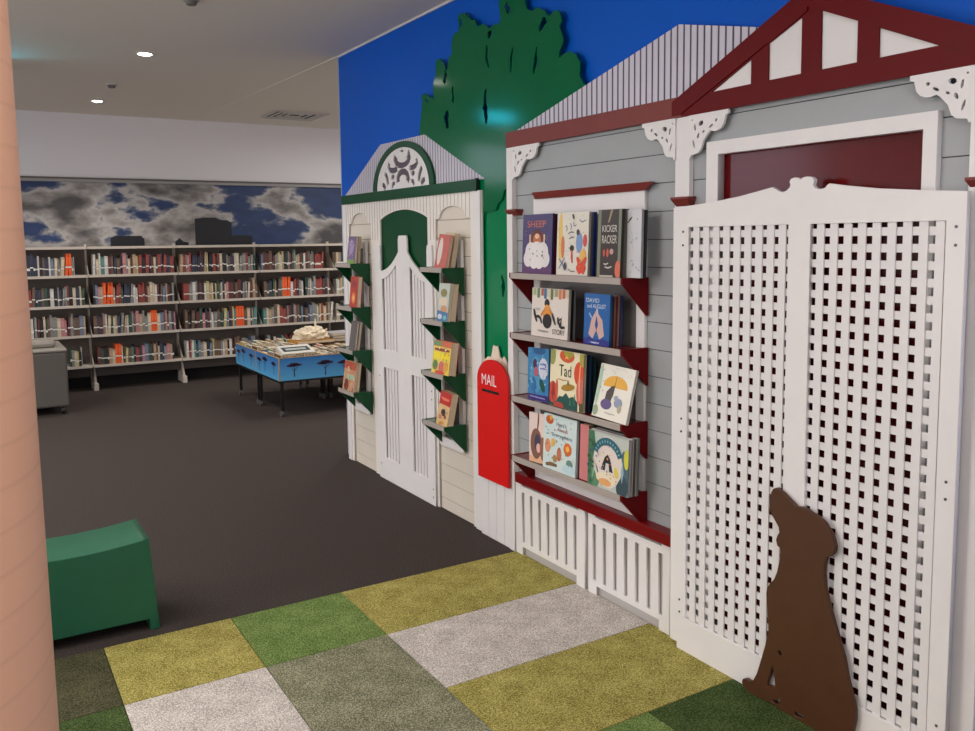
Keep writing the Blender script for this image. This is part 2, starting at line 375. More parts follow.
# half-round fanlight with scroll fretwork
A0 = arc(4.90, 1.925, .432, .287, 0, 180, 32); A1 = arc(4.90, 1.925, .372, .25, 0, 180, 32)
plate('fanlight_arch', [A0+A1[::-1]], 2.362, 2.378, GREEN, gh, .001)
q = 4.897
P = lambda pts, f=1: [(q+(y-q), z) for y, z in pts]
scr = [stroke([(4.975,2.125),(4.99,2.105),(4.975,2.088),(4.955,2.076),(4.925,2.068),(4.893,2.065),(4.86,2.067),(4.83,2.073),(4.805,2.085),(4.79,2.102),(4.80,2.12),(4.815,2.13)], .058, .034),
       stroke([(5.075,2.09),(5.088,2.068),(5.07,2.05),(5.035,2.043),(4.995,2.043),(4.96,2.05)], .036, .034),
       stroke([(4.692,2.09),(4.685,2.066),(4.705,2.05),(4.74,2.042),(4.775,2.041),(4.79,2.043)], .026, .034),
       stroke([(4.95,1.965),(4.955,1.99),(4.935,2.013),(4.905,2.025),(4.88,2.027),(4.85,2.022),(4.82,2.005),(4.81,1.983),(4.825,1.963)], .056, .038),
       ell(5.029,2.003,.025,.017), ell(4.743,2.007,.025,.017), ell(5.02,1.995,.012,.02)[:0] or ell(4.889,2.152,.022,.008),
       stroke([(5.15,2.03),(5.128,2.02),(5.115,2.0),(5.108,1.98),(5.098,1.958)], .026, .038), stroke([(4.62,2.034),(4.638,2.02),(4.652,2.0),(4.66,1.98),(4.672,1.954)], .026, .038),
       stroke([(5.195,1.966),(5.17,1.958),(5.15,1.945),(5.14,1.935)], .026, .038), stroke([(5.0,1.965),(5.03,1.957),(5.04,1.935)], .024, .03),
       stroke([(4.771,1.965),(4.742,1.957),(4.733,1.935)], .024, .03), stroke([(4.585,1.963),(4.61,1.955),(4.63,1.943),(4.637,1.934)], .026, .038)]
plate('fanlight_shade_board', [arc(4.90, 1.925, .39, .262, 0, 180, 32)], 2.375, 2.3775, M('fret_shade_grey', (92, 82, 92), .6), gh)  # grey board added so the fretwork holes look shaded
MB().box(2.372,2.374,4.6,4.61,1.93,1.931,GREEN)
plate('fretwork', [A1]+scr, 2.366, 2.374, WHITE, gh)
# gate leaf on the playhouse door
def curve_rail(a, b, z0, z1, n=10): return [(a+(b-a)*i/n, z0+(z1-z0)*(i/n)**2.0) for i in range(n+1)]
outer = [(5.31,0),(5.31,1.545),(5.30,1.572),(5.24,1.572),(5.235,1.545)] + curve_rail(5.235, 4.957, 1.405, 1.53) + [(4.957,1.61),(4.945,1.632),(4.845,1.632),(4.833,1.61)] + curve_rail(4.568, 4.833, 1.405, 1.53)[::-1] + [(4.568,1.545),(4.562,1.572),(4.508,1.572),(4.5,1.545),(4.5,0)]
def up_slot(y0, y1, yc, flip):
    pts = [(y0,.885),(y1,.885)]
    n = 8; top = []
    for i in range(n+1):
        yy = y1+(y0-y1)*i/n; t = abs(yy-(5.235 if not flip else 4.568))/.27
        top.append((yy, 1.35+.125*min(t, 1)**2))
    return pts+top
sl = [(5.215,4.995,False),(4.80,4.60,True)]
holes = [up_slot(b, a, 0, f) for a, b, f in sl] + [rect(b, a, .15, .765) for a, b, f in sl]
gl = thing('x', 'x', 'x') if False else None
plate('gate_leaf', [outer]+holes, 2.357, 2.370, WHITE, gh, .001)
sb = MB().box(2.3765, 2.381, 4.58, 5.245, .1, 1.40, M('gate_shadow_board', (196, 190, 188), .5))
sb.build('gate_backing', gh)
for a, b, f in sl:
    for i in range(4):
        w = (a-b)/5; yc = a-w*(i+1)+w*.05
        for z0, z1 in ((.14, .775), (.875, None)):
            if z1 is None:
                t = abs(yc-(5.235 if not f else 4.568))/.27; z1 = 1.36+.125*min(t, 1)**2
            MB().box(2.364, 2.3762, yc-w*.36, yc+w*.36, z0, z1, WHITE2).build('slat', gh)
for yy, zz in ((4.53,.10),(4.53,.05),(4.53,.70),(4.53,.65),(5.28,.10),(5.28,.70)):
    MB().cyl((2.3555, yy, zz), .005, .003, SCREW, 0, 8).build('screw', gh)

# ------------------------------------------------------------------ grey and maroon playhouse (near)
rh = thing('playhouse_facade', 'grey weatherboard playhouse front with maroon gable, sill and white fretwork brackets', 'playhouse facade', (2.37, 2.45, 0), 'playhouse fronts along the mural')
boards('weatherboards', 2.26, 3.64, .02, 2.10, 2.374, 2.418, GREYBOARD, GREYLINE, rh)
boards('weatherboards', 1.20, 1.475, .02, 2.10, 2.374, 2.418, GREYBOARD, GREYLINE, rh)
boards('weatherboards', 1.475, 2.26, 1.9, 2.10, 2.374, 2.418, GREYBOARD, GREYLINE, rh)
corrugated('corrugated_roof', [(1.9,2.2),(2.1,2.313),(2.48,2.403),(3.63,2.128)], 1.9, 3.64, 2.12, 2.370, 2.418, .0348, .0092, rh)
# verandah fascia and gable
MB().box(2.345, 2.374, 2.44, 3.665, 2.052, 2.128, BROWNRED).build('fascia', rh, .0015)
gx = 1.876
gab = [(2.478,2.052),(2.478,2.112),(gx,2.386),(1.275,2.116),(1.275,2.052)]
gh_holes = [[(2.288,2.122),(2.106,2.206),(2.106,2.122)], [(2.032,2.122),(2.032,2.243),(1.899,2.301),(1.899,2.122)], [(1.824,2.122),(1.826,2.312),(1.695,2.25),(1.695,2.122)], [(1.622,2.122),(1.624,2.209),(1.438,2.122)]]
plate('gable_frame', [gab]+gh_holes, 2.348, 2.355, MAROON, rh, .0005)
plate('gable_panel', [[(2.38,2.1),(gx,2.36),(1.36,2.1)]], 2.355, 2.3595, WHITE, rh)
plate('rafter', [[(2.487,2.112),(gx,2.392),(gx,2.314),(2.449,2.059),(2.487,2.059)]], 2.343, 2.348, MAROON, rh)
plate('rafter', [[(1.262,2.12),(gx,2.392),(gx,2.327),(1.30,2.062),(1.262,2.062)]], 2.343, 2.348, MAROON, rh)
# posts, capitals, brackets
def bracket(y0, sgn, ztop, w=.168, h=.152):
    o_ = [(0,0),(1,0),(1,-.09),(.93,-.12),(.91,-.2),(.89,-.3),(.83,-.39),(.74,-.44),(.65,-.45),(.56,-.42),(.5,-.47),(.43,-.56),(.37,-.64),(.34,-.74),(.31,-.83),(.24,-.9),(.14,-.92),(.07,-.93),(.04,-1),(0,-1)]
    hs = [ell(.7,-.2,.032,.036,0,10), ell(.57,-.32,.062,.028,35,12), ell(.31,-.22,.07,.055,35,12), ell(.16,-.30,.024,.082,8,12),
          ell(.38,-.42,.036,.026,30,10), ell(.245,-.5,.03,.062,-20,12), ell(.13,-.68,.022,.1,14,12), ell(.085,-.12,.018,.022,0,8)]
    f = lambda L: [(y0+sgn*u*w, ztop+v*h) for u, v in L]
    return plate('fretwork_bracket', [f(o_)]+[f(x) for x in hs], 2.346, 2.356, WHITE, rh)
ZB = 2.0515
MB().box(2.345, 2.374, 3.612, 3.66, 0, ZB, WHITE).build('post', rh, .001)
MB().box(2.352, 2.374, 2.399, 2.474, 0, ZB, WHITE).build('post', rh, .001)
MB().box(2.345, 2.374, 1.262, 1.338, 0, ZB, WHITE).build('post', rh, .001)
bracket(3.613, -1, ZB, .235, .158); bracket(2.469, 1, ZB, .188, .157); bracket(2.397, -1, ZB, .194, .157); bracket(1.337, 1, ZB, .182, .15); bracket(1.263, -1, ZB)
for yc, hw in ((3.605,.05),(2.43,.046),(1.285,.055)):
    if yc > 3: z0, z1 = 1.717, 1.748
    else: z0, z1 = 1.718, 1.753
    b = MB(); t = hw; l = hw*.78
    b.add([(2.352,yc-l,z0),(2.352,yc+l,z0),(2.374,yc+l,z0),(2.374,yc-l,z0),(2.33,yc-t,z1-.008),(2.33,yc+t,z1-.008),(2.374,yc+t,z1-.008),(2.374,yc-t,z1-.008),(2.33,yc-t,z1),(2.33,yc+t,z1),(2.374,yc+t,z1),(2.374,yc-t,z1)],
          [(0,3,2,1),(0,1,5,4),(1,2,6,5),(2,3,7,6),(3,0,4,7),(4,5,9,8),(5,6,10,9),(6,7,11,10),(7,4,8,11),(8,9,10,11)], BROWNRED)
    b.build('capital', rh)
# framed maroon door behind the gate
plate('door_frame', [[(2.313,0),(2.313,1.946),(1.435,1.946),(1.435,0),(1.478,0),(1.478,1.898),(2.256,1.898),(2.256,0)]], 2.352, 2.386, WHITE, rh, .001)
MB().box(2.386, 2.418, 1.46, 2.27, 0, 1.92, MAROONW).build('door', rh)
# window behind the book shelves
plate('window_frame', [rect(2.652, 3.442, .43, 1.79), rect(2.70, 3.395, .5, 1.69)], 2.357, 2.374, WHITE, rh, .001)
MB().box(2.37, 2.3735, 2.69, 3.40, .49, 1.745, M('grey_window_panel', (112, 108, 108), .12, .5)).build('window_panel', rh)
MB().add([(2.345,2.64,1.79),(2.345,3.41,1.79),(2.374,3.42,1.79),(2.374,2.65,1.79),(2.335,2.585,1.821),(2.335,3.425,1.821),(2.374,3.44,1.821),(2.374,2.61,1.821)],
   [(0,3,2,1),(4,5,6,7),(0,1,5,4),(1,2,6,5),(2,3,7,6),(3,0,4,7)], BROWNRED).build('window_hood', rh)
MB().box(2.315, 2.374, 2.44, 3.56, .385, .434, M('sill_red', (112, 6, 12), .35, .25, .05, 8)).build('sill', rh, .002)
# picket panels under the sill
def pickets(y_hi, y_lo, s0, step, w):
    t = thing
    hs = [rect(s0-i*step-w, s0-i*step, .072, .330) for i in range(7)]
    out = [(y_hi,0),(y_hi,.376),(y_hi-.05,.376),(y_hi-.05,.362),(y_lo+.05,.362),(y_lo+.05,.376),(y_lo,.376),(y_lo,0),(y_lo+.062,0),(y_lo+.062,.048),(y_hi-.06,.048),(y_hi-.06,0)]
    plate('picket_panel', [out]+hs, 2.343, 2.356, WHITE, rh, .001)
pickets(3.595, 3.026, 3.543, .0718, .025)
pickets(3.0, 2.474, 2.970, .0715, .025)
MB().box(2.3585, 2.374, 2.44, 3.6, 0, .38, M('grey_plinth', (182, 178, 176), .5)).build('plinth_panel', rh)

# white boarded fence below the mailbox
fp = thing('vertical_board_fence', 'short white vertical board fence below the red mailbox', 'fence', (2.36, 3.80, 0))
yy = 3.952
for w_ in (.078, .08, .078, .054):
    MB().box(2.35, 2.366, yy-w_+.003, yy, 0, .45, WHITE).build('board', fp, .0015); yy -= w_
MB().box(2.366, 2.392, 3.665, 3.95, 0, .45, GREYLINE).build('backing_rail', fp)

# mailbox
mbx = thing('mailbox_cutout', 'tall red round-topped mailbox cut-out reading MAIL, between the two playhouses', 'mailbox', (2.335, 3.78, .33))
plate('body', [[(3.632,.33),(3.935,.33),(3.935,.86)] + arc(3.7835, .86, .1515, .118, 0, 180, 24)[1:] ], 2.322, 2.336, RED, mbx, .0015)
def facetext(txt, y_left, y_right, z0, z1, x, mat, name, parent, th=.002):
    vs, fs = text_mesh(txt, 1); b = MB(); n = len(vs)
    w = y_left-y_right
    F_ = [(x, y_left-u*w, z0+v*(z1-z0)) for u, v in vs]
    b.add(F_, fs, mat); return b.build(name, parent)
facetext('MAIL', 3.884, 3.738, .840, .897, 2.3213, M('lettering_white', (235, 230, 230), .5), 'lettering', mbx)
MB().box(2.3205, 2.3225, 3.716, 3.882, .801, .815, DARK).build('letter_slot', mbx)
plate('cream_backing', [[(3.955,.42),(3.955,.90),(3.95,.93),(3.945,.965),(3.925,.962),(3.915,.975),(3.896,.98),(3.875,.975),(3.865,1.0),(3.85,1.045),(3.83,1.04),(3.81,1.045),(3.795,1.01),(3.79,.985),(3.775,.985),(3.765,.97),(3.75,.995),(3.735,.985),(3.718,.965),(3.705,.93),(3.70,.91),(3.69,.88),(3.665,.86),(3.665,.42)]], 2.374, 2.381, CREAM, None)
tag(bpy.context.scene.objects['cream_backing'], 'ragged cream cut-out shape peeking out above the red mailbox top', 'cutout').name = 'shrub_cutout'

# ------------------------------------------------------------------ lattice gate
lg = thing('lattice_gate', 'tall white lattice gate with scrolled crest over the maroon door', 'gate', (2.30, 1.865, 0))
cr = [(1.690,1.752),(1.742,1.761),(1.751,1.756),(1.757,1.749),(1.764,1.747),(1.775,1.7455),(1.785,1.747),(1.796,1.751),(1.803,1.76),(1.800,1.768),(1.799,1.777),(1.808,1.785),(1.825,1.788),(1.841,1.786),(1.85,1.779),(1.858,1.785),(1.872,1.788),(1.886,1.785),(1.893,1.776),(1.889,1.765),(1.893,1.756),(1.905,1.747),(1.919,1.744),(1.934,1.747),(1.947,1.755),(1.962,1.762),(2.027,1.751),(2.102,1.739),(2.2,1.728),(2.3,1.719),(2.423,1.711)]
gate_out = [(2.423,.03),(2.385,.03),(2.385,0),(1.345,0),(1.312,.0),(1.312,1.715),(1.45,1.725),(1.58,1.737)]+cr
plate('frame', [gate_out, rect(1.893,2.344,.14,1.638), rect(1.367,1.808,.14,1.638)], 2.297, 2.315, WHITE, lg, .0012)
for base, dirn, y0, y1 in ((2.324, -1, 1.893, 2.344), (1.787, -1, 1.367, 1.808)):
    lp = thing('z','z','z') if False else None
    for i in range(9):
        a = base-i*.0485
        MB().box(2.3025, 2.3075, a-(.029 if base > 2 else .0265), a, .13, 1.645, WHITE2).build('upright_slat', lg)
    k = 0
    while 1.623-.0485*k > .16:
        z = 1.623-.0485*k
        MB().box(2.308, 2.313, y0-.008, y1+.008, z-.0245, z, WHITE2).build('cross_slat', lg); k += 1
for yy in (2.371, 1.338):
    for zz in (1.621, 1.571, .916, .867, .205, .156): MB().cyl((2.2955, yy, zz), .0045, .003, SCREW, 0, 10).build('bolt', lg)
MB().box(2.315, 2.345, 1.37, 1.36, .0, .03, WHITE).build('spacer', lg)
MB().box(2.315, 2.345, 2.37, 2.36, .03, .06, WHITE).build('spacer', lg)

# dog silhouette
dog = [(1.9,.766),(1.878,.757),(1.849,.739),(1.82,.722),(1.799,.727),(1.778,.725),(1.76,.718),(1.737,.713),(1.717,.703),(1.7,.688),(1.683,.67),(1.676,.655),(1.669,.634),(1.672,.612),(1.685,.598),(1.70,.592),(1.706,.568),(1.709,.534),(1.702,.49),(1.689,.448),(1.667,.386),(1.646,.336),(1.628,.291),(1.611,.223),(1.593,.174),(1.583,.143),(1.582,.11),(1.59,.06),(1.605,.02),(1.625,0),(1.75,0),(1.772,.004),(1.79,.006),(1.81,.008),(1.84,.003),(1.853,.0),(1.866,.004),(1.88,.012),(1.905,.013),(1.927,.01),(1.96,.006),(1.99,.007),(2.01,.010),(2.026,.017),(2.032,.03),(2.028,.043),(2.015,.049),(2.0,.047),(1.983,.056),(1.966,.09),(1.953,.134),(1.932,.207),(1.92,.26),(1.922,.30),(1.93,.36),(1.932,.391),(1.928,.415),(1.912,.437),(1.9,.452),(1.889,.48),(1.876,.54),(1.878,.567),(1.89,.570),(1.896,.589),(1.89,.607),(1.883,.618),(1.886,.635),(1.9,.652),(1.916,.67),(1.925,.686),(1.926,.71),(1.925,.729),(1.919,.747),(1.912,.76)]
dh = [[(1.9,.15),(1.914,.10),(1.925,.066),(1.91,.069),(1.887,.078),(1.89,.11)], ell(1.871,.204,.009,.009,0,8), [(1.905,.02),(1.868,.042),(1.866,.026),(1.885,.019)], [(1.806,.03),(1.77,.031),(1.766,.022),(1.775,.018),(1.806,.014)]]
tag(plate('dog_cutout', [dog]+dh, 2.272, 2.29, BROWN, None, .0015), 'flat brown sitting dog silhouette looking up, standing against the lattice gate', 'dog cutout')

# ------------------------------------------------------------------ wall shelves
ZS = [1.442, 1.155, .850, .556]
ZG = [1.449, 1.154, .857, .567]
def wall_shelf(y0, y1, zt, top, side, label, group):
    t = thing('wall_shelf', label, 'shelf', (2.36, (y0+y1)/2, zt-.16), group)
    MB().box(2.238, 2.357, y0, y1, zt-.02, zt-.002, top).build('shelf_board', t, .001)
    MB().box(2.230, 2.238, y0, y1, zt-.027, zt, LIP).build('front_lip', t, .001)
    for ya in (y0-.013, y1+.001):
        MB().prism([(2.232,ya,zt),(2.368,ya,zt),(2.368,ya,zt-.157),(2.362,ya,zt-.157),(2.232,ya,zt-.022)], (0,.012,0), side).build('side_bracket', t)
    return t
MSH = M('shelf_red_top', (112, 20, 20), .2, .5)
tier = ['top', 'second', 'third', 'lowest']
for i, z in enumerate(ZS):
    wall_shelf(2.650, 3.455, z, MSH, MAROON, f'wide {tier[i]} maroon bracketed shelf on the grey playhouse window', 'maroon bracketed book shelves')
GSH = M('shelf_green_top', (12, 82, 46), .2, .5)
for i, z in enumerate(ZG):
    wall_shelf(4.15, 4.405, z, GSH, GREEN, f'narrow {tier[i]} green shelf right of the white playhouse gate', 'green bracketed book shelves')
for i, z in enumerate(ZG):
    wall_shelf(5.445, 5.72, z, GSH, GREEN, f'narrow {tier[i]} green shelf left of the white playhouse gate', 'green bracketed book shelves')
for a, b in ((4.155, 4.44), (5.47, 5.74)):
    plate('window_frame', [rect(a, b, .40, 1.60), rect(a+.045, b-.045, .45, 1.55)], 2.358, 2.376, WHITE, gh)
    MB().box(2.3722, 2.3765, a+.03, b-.03, .43, 1.57, M('window_panel_brown', (74, 66, 60), .15, .5)).build('window_panel', gh)

# ------------------------------------------------------------------ picture books on the wall shelves
_cm = {}
def C_(rgb, rough=.35): 
    return M('print_%d_%d_%d' % rgb, rgb, rough)
def clip(pts, w, h):
    for ax, lim, sg in ((0, .0008, 1), (0, w-.0008, -1), (1, .0008, 1), (1, h-.0008, -1)):
        out = []
        for i in range(len(pts)):
            a, b = pts[i-1], pts[i]; ia = (a[ax]-lim)*sg >= 0; ib = (b[ax]-lim)*sg >= 0
            if ia != ib:
                t = (lim-a[ax])/(b[ax]-a[ax]); out.append((a[0]+(b[0]-a[0])*t, a[1]+(b[1]-a[1])*t))
            if ib: out.append(b)
        pts = out
        if not pts: return []
    return pts
def art_mesh(w, h, yf, spec):
    b = MB()
    for k, s in enumerate(spec):
        y = yf-.0005-.00012*k
        if s[0] == 'e':
            _, u, v, ru, rv, c = s[:6]; rot = s[6] if len(s) > 6 else 0
            pts = ell(u*w, v*h, ru*w, rv*w, rot, 14)
        elif s[0] == 'p': pts = [(u*w, v*h) for u, v in s[1]]; c = s[2]
        elif s[0] == 't':
            _, txt, u, v, tw, th, c = s
            vs, fs = text_mesh(txt, 1); b.add([((u+p*tw)*w, y, (v+q_*th)*h) for p, q_ in vs], fs, C_(c)); continue
        elif s[0] == 's':                                  # stroke
            _, path, wd, c = s
            pts = stroke([(u*w, v*h) for u, v in path], wd*w, wd*w*1.5)
            n = len(pts)//2
            vv = [(p[0], y, p[1]) for p in pts]
            b.add(vv, [(i, i+1, 2*n-2-i, 2*n-1-i) for i in range(n-1)], C_(c)); continue
        pts = clip(pts, w, h)
        if len(pts) > 2: b.add([(p[0], y, p[1]) for p in pts], [tuple(range(len(pts)))], C_(c))
    return b
def book(w, h, t, cover, zone, y_left, x_front, lean, label, art=None, roll=0, group='picture books on the maroon shelves', spinecol=None, pages=True):
    """front cover faces the room; origin at the lower left of the front cover"""
    if group == 'picture books on the maroon shelves': lean = lean if lean == 13 else lean*.22; x_front += .016
    else: x_front += .012; lean *= .7
    o = thing('picture_book', label, 'book', (x_front, y_left, zone), group, (math.radians(-lean), math.radians(roll), -PI/2), world=False)
    c = C_(cover); b = MB(); e = .0018
    b.box(0, w, 0, e, 0, h, c).box(0, w, t-e, t, 0, h, C_(spinecol) if spinecol else c)
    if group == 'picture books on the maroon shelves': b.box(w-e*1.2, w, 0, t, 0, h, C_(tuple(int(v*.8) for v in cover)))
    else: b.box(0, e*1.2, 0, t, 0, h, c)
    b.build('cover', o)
    MB().box(e*1.4, w-.003, e, t-e, .003, h-.003, PAPER).build('page_block', o)
    if art: art_mesh(w, h, 0, art).build('cover_picture', o)
    return o
rr = random.Random(3)
def scatter(n, cols, r0, r1, box=(0.05,.95,.05,.95)):
    out = []
    for _ in range(n):
        out.append(('e', rr.uniform(box[0], box[1]), rr.uniform(box[2], box[3]), rr.uniform(r0, r1), rr.uniform(r0, r1)*.7, rr.choice(cols), rr.uniform(0, 180)))
    return out
W1 = (226,222,214)
# shelf 1
z = ZS[0]
a = [('p', [(0,0),(1,0),(1,.13),(0,.13)], (96,60,104)), ('t', 'SHEEP', .16, .78, .62, .11, (206,112,70)), ('p', [(.26,.42),(.74,.42),(.74,.62),(.66,.70),(.34,.70),(.26,.62)], (150,80,56)), ('e', .5, .58, .2, .20, (96,44,40)),
     ('e', .5, .56, .14, .14, (186,110,70)), ('p', [(.24,.42),(.28,.42),(.28,.66),(.24,.66)], (220,200,180)), ('p', [(.72,.42),(.76,.42),(.76,.66),(.72,.66)], (220,200,180)), ('e', .5, .63, .07, .05, (226,190,160)), ('e', .3, .36, .19, .2, (222,216,218)), ('e', .7, .36, .19, .2, (222,216,218)), ('e', .5, .37, .24, .2, (228,222,222)), ('e', .22, .25, .16, .16, (222,216,218)),
     ('e', .78, .25, .16, .16, (222,216,218)), ('e', .42, .22, .16, .16, (226,220,220)), ('e', .6, .22, .16, .16, (226,220,220)), ('t', 'A SLEEPY TALE', .3, .055, .4, .02, (190,170,190))]
a = [x for x in a if not (x[0] == 't' and x[1].startswith('A SL'))]
a += scatter(11, [(60,54,80)], .012, .022, (.25,.75,.2,.45)) + scatter(8, [(206,150,90)], .008, .014, (.1,.9,.5,.75))
book(.238, .272, .012, (72,62,108), z, 3.388, 2.236, 11, 'purple picture book titled SHEEP, a woolly figure on its cover', a)
book(.240, .268, .01, (110,26,34), z, 3.386, 2.25, 11, 'dark red book tucked right behind the purple SHEEP book')
book(.240, .27, .01, (40,22,30), z, 3.386, 2.262, 11, 'near-black book at the back behind the purple SHEEP book')
a = [('e', .12, .6, .07, .5, (226,196,110)), ('e', .2, .45, .06, .22, (206,120,84)), ('s', [(.3,.8),(.33,.74),(.3,.7)], .015, (90,100,120)), ('s', [(.42,.83),(.47,.78),(.44,.74)], .015, (90,100,120)), ('s', [(.52,.84),(.55,.78),(.62,.8)], .015, (90,100,120)),
     ('s', [(.36,.66),(.46,.69),(.55,.68)], .018, (90,100,120)), ('s', [(.4,.58),(.5,.61),(.56,.6)], .018, (90,100,120)), ('s', [(.7,.88),(.8,.84),(.92,.87)], .014, (90,100,120)), ('e', .52, .93, .03, .06, (60,66,60), 30),
     ('e', .72, .52, .1, .2, (120,150,196)), ('e', .68, .68, .05, .06, (70,56,56)), ('e', .5, .43, .07, .06, (52,40,40)), ('s', [(.5,.4),(.5,.3),(.52,.2)], .04, (206,70,64)), ('e', .9, .55, .06, .12, (204,76,84)), ('e', .85, .32, .1, .12, (226,176,84)),
     ('e', .8, .12, .15, .1, (214,72,44)), ('e', .78, .16, .06, .2, (214,72,44), 35), ('e', .84, .16, .06, .2, (214,72,44), -35), ('s', [(.1,.1),(.2,.2),(.28,.28)], .02, (100,110,150)), ('s', [(.28,.08),(.22,.18),(.1,.26)], .02, (100,110,150)), ('e', .3, .14, .05, .08, (70,80,90)), ('s', [(.4,.1),(.5,.06),(.62,.07)], .015, (110,110,110))]
a += scatter(46, [(200,120,120), (226,180,90), (120,150,120), (226,150,110), (120,140,180)], .006, .018)
book(.226, .272, .012, (222,216,204), z, 3.117, 2.238, 11, 'white picture book with small watercolour children and red flower, right of SHEEP', a)
for k, (c, w_, h_, lb) in enumerate([((132,134,140), .226, .268, 'grey-covered book directly behind the white watercolour picture book'), ((36,58,140), .232, .27, 'royal blue book second behind the white watercolour picture book'), ((150,170,210), .228, .262, 'pale blue book third behind the white watercolour picture book'), ((70,70,74), .232, .262, 'charcoal book rearmost behind the white watercolour picture book')]):
    book(w_, h_, .011, c, z, 3.118, 2.252+.0125*k, 11, lb)
a = [('p', [(0,0),(.14,0),(.14,1),(0,1)], (120,124,104)), ('p', [(.88,0),(1,0),(1,1),(.88,1)], (120,126,110)), ('p', [(.42,.8),(.5,.82),(.64,1),(.54,1)], (150,130,96)), ('t', 'KICKER', .2, .67, .62, .1, (214,206,196)), ('t', 'RACKER', .2, .5, .62, .12, (214,206,196)),
     ('e', .3, .36, .05, .1, (186,74,60)), ('e', .45, .36, .05, .12, (196,90,74)), ('e', .62, .38, .08, .08, (190,150,140)), ('t', 'by the river', .28, .18, .5, .04, (206,200,190)), ('e', .9, .12, .12, .24, (214,110,84)), ('p', [(.14,0),(.7,0),(.7,.03),(.14,.03)], (190,184,170))]
a = [x for x in a if not (x[0] == 't' and x[1].startswith('by'))] + [('s', [(.3,.2),(.4,.19),(.5,.21)], .03, (196,190,180)), ('s', [(.35,.15),(.5,.14),(.65,.16)], .03, (196,190,180))]
book(.15, .275, .014, (52,40,32), z, 2.818, 2.228, 11, 'dark picture book with KICKER RACKER lettering and coral corner, on the top shelf', a)
book(.15, .275, .022, (112,112,100), z, 2.82, 2.244, 11, 'thick olive grey book behind the dark KICKER RACKER book')
a = [('e', .45, .86, .13, .03, (70,56,56), 40), ('e', .35, .82, .05, .02, (90,70,70), 10), ('e', .8, .86, .02, .03, (150,120,120)), ('p', [(0,0),(.2,0),(.2,1),(0,1)], (180,180,180)), ('p', [(.24,0),(.28,0),(.28,1),(.24,1)], (120,120,126))] + scatter(26, [(196,198,206), (170,172,180), (206,206,210)], .02, .06, (.35,.95,.05,.75))
book(.125, .27, .012, (206,206,210), z, 2.708, 2.262, 6, 'silvery white picture book at the right end of the top shelf', a)
book(.122, .268, .012, (60,60,62), z, 2.702, 2.276, 6, 'black-edged book behind the silvery white one')
# shelf 2
z = ZS[1]
a = [('p', [(0,.84),(1,.84),(1,1),(0,1)], (196,192,170))] + [('p', [(u,.8+d),(u+.07,.8+d),(u+.07,1),(u,1)], c) for u, d, c in ((.04,.06,(150,170,120)), (.15,.0,(92,120,84)), (.26,.05,(170,90,84)), (.34,-.01,(70,110,150)), (.44,.03,(200,196,180)), (.52,-.02,(110,116,60)), (.64,.05,(150,150,120)), (.74,.0,(204,120,80)), (.84,.02,(200,100,70)))] + \
    [('e', .43, .70, .07, .07, (44,40,44)), ('p', [(.32,.42),(.54,.42),(.52,.62),(.46,.67),(.40,.67),(.36,.60)], (222,146,60)), ('s', [(.38,.58),(.32,.5),(.27,.44)], .035, (200,130,60)), ('s', [(.5,.58),(.56,.5),(.6,.45)], .035, (200,130,60)), ('e', .45, .335, .125, .12, (34,28,32)),
     ('s', [(.07,.56),(.1,.45),(.16,.3)], .04, (40,36,40)), ('s', [(.13,.4),(.2,.42),(.26,.38),(.3,.28)], .035, (40,36,40)), ('s', [(.58,.5),(.62,.4),(.68,.28)], .035, (40,36,40)), ('s', [(.74,.36),(.83,.42),(.82,.3),(.78,.24)], .025, (40,36,40)), ('s', [(.74,.44),(.75,.34),(.84,.24),(.93,.25)], .035, (40,36,40)),
     ('t', 'THE', .12, .54, .12, .05, (110,104,104)), ('t', 'STORY', .60, .09, .33, .10, (60,46,46)), ('s', [(.2,.13),(.35,.12),(.5,.12)], .02, (150,140,140))]
book(.283, .222, .014, (220,210,202), z, 3.308, 2.232, 12, 'white square picture book titled THE hole STORY with child over a black hole', a)
book(.28, .22, .014, (20,22,24), z, 3.308, 2.248, 12, 'black book just behind the hole story book')
book(.282, .218, .01, (150,160,160), z, 3.308, 2.263, 12, 'pale grey speckled book rearmost behind the hole story book', None)
a = [('t', 'DAVID', .08, .83, .5, .08, (210,220,232)), ('t', 'and AUGUST', .12, .72, .72, .08, (214,224,236)), ('p', [(.2,.2),(.3,.5),(.42,.62),(.5,.72),(.58,.6),(.72,.5),(.8,.2),(.62,.12),(.5,.3),(.36,.12)], (206,170,160)), ('p', [(.44,.4),(.5,.58),(.56,.4),(.5,.28)], (30,70,140)), ('s', [(.2,.62),(.27,.56),(.36,.5)], .035, (150,180,220)), ('s', [(.52,.72),(.53,.66),(.54,.56)], .03, (170,196,226)),
     ('p', [(0,0),(1,0),(1,.09),(.8,.14),(.5,.10),(.2,.15),(0,.1)], (44,48,130)), ('s', [(.3,.05),(.45,.045),(.62,.05)], .03, (170,176,214))] + scatter(12, [(120,170,220)], .01, .018)
book(.172, .215, .012, (28,92,160), z, 2.912, 2.232, 10, 'blue picture book titled DAVID and AUGUST with pale dancing figures', a)
for k, (c, lb) in enumerate([((24,30,60), 'navy book directly behind the blue DAVID book'), ((206,120,90), 'coral book second behind the blue DAVID book'), ((130,24,40), 'crimson book third behind the blue DAVID book'), ((200,160,140), 'pale peach book fourth behind the blue DAVID book'), ((30,40,110), 'thick dark blue book rearmost behind the blue DAVID book')]):
    book(.172, .208+.001*(k % 2), .009 if k < 4 else .018, c, z, 2.914, 2.245+.0098*k, 10, lb)
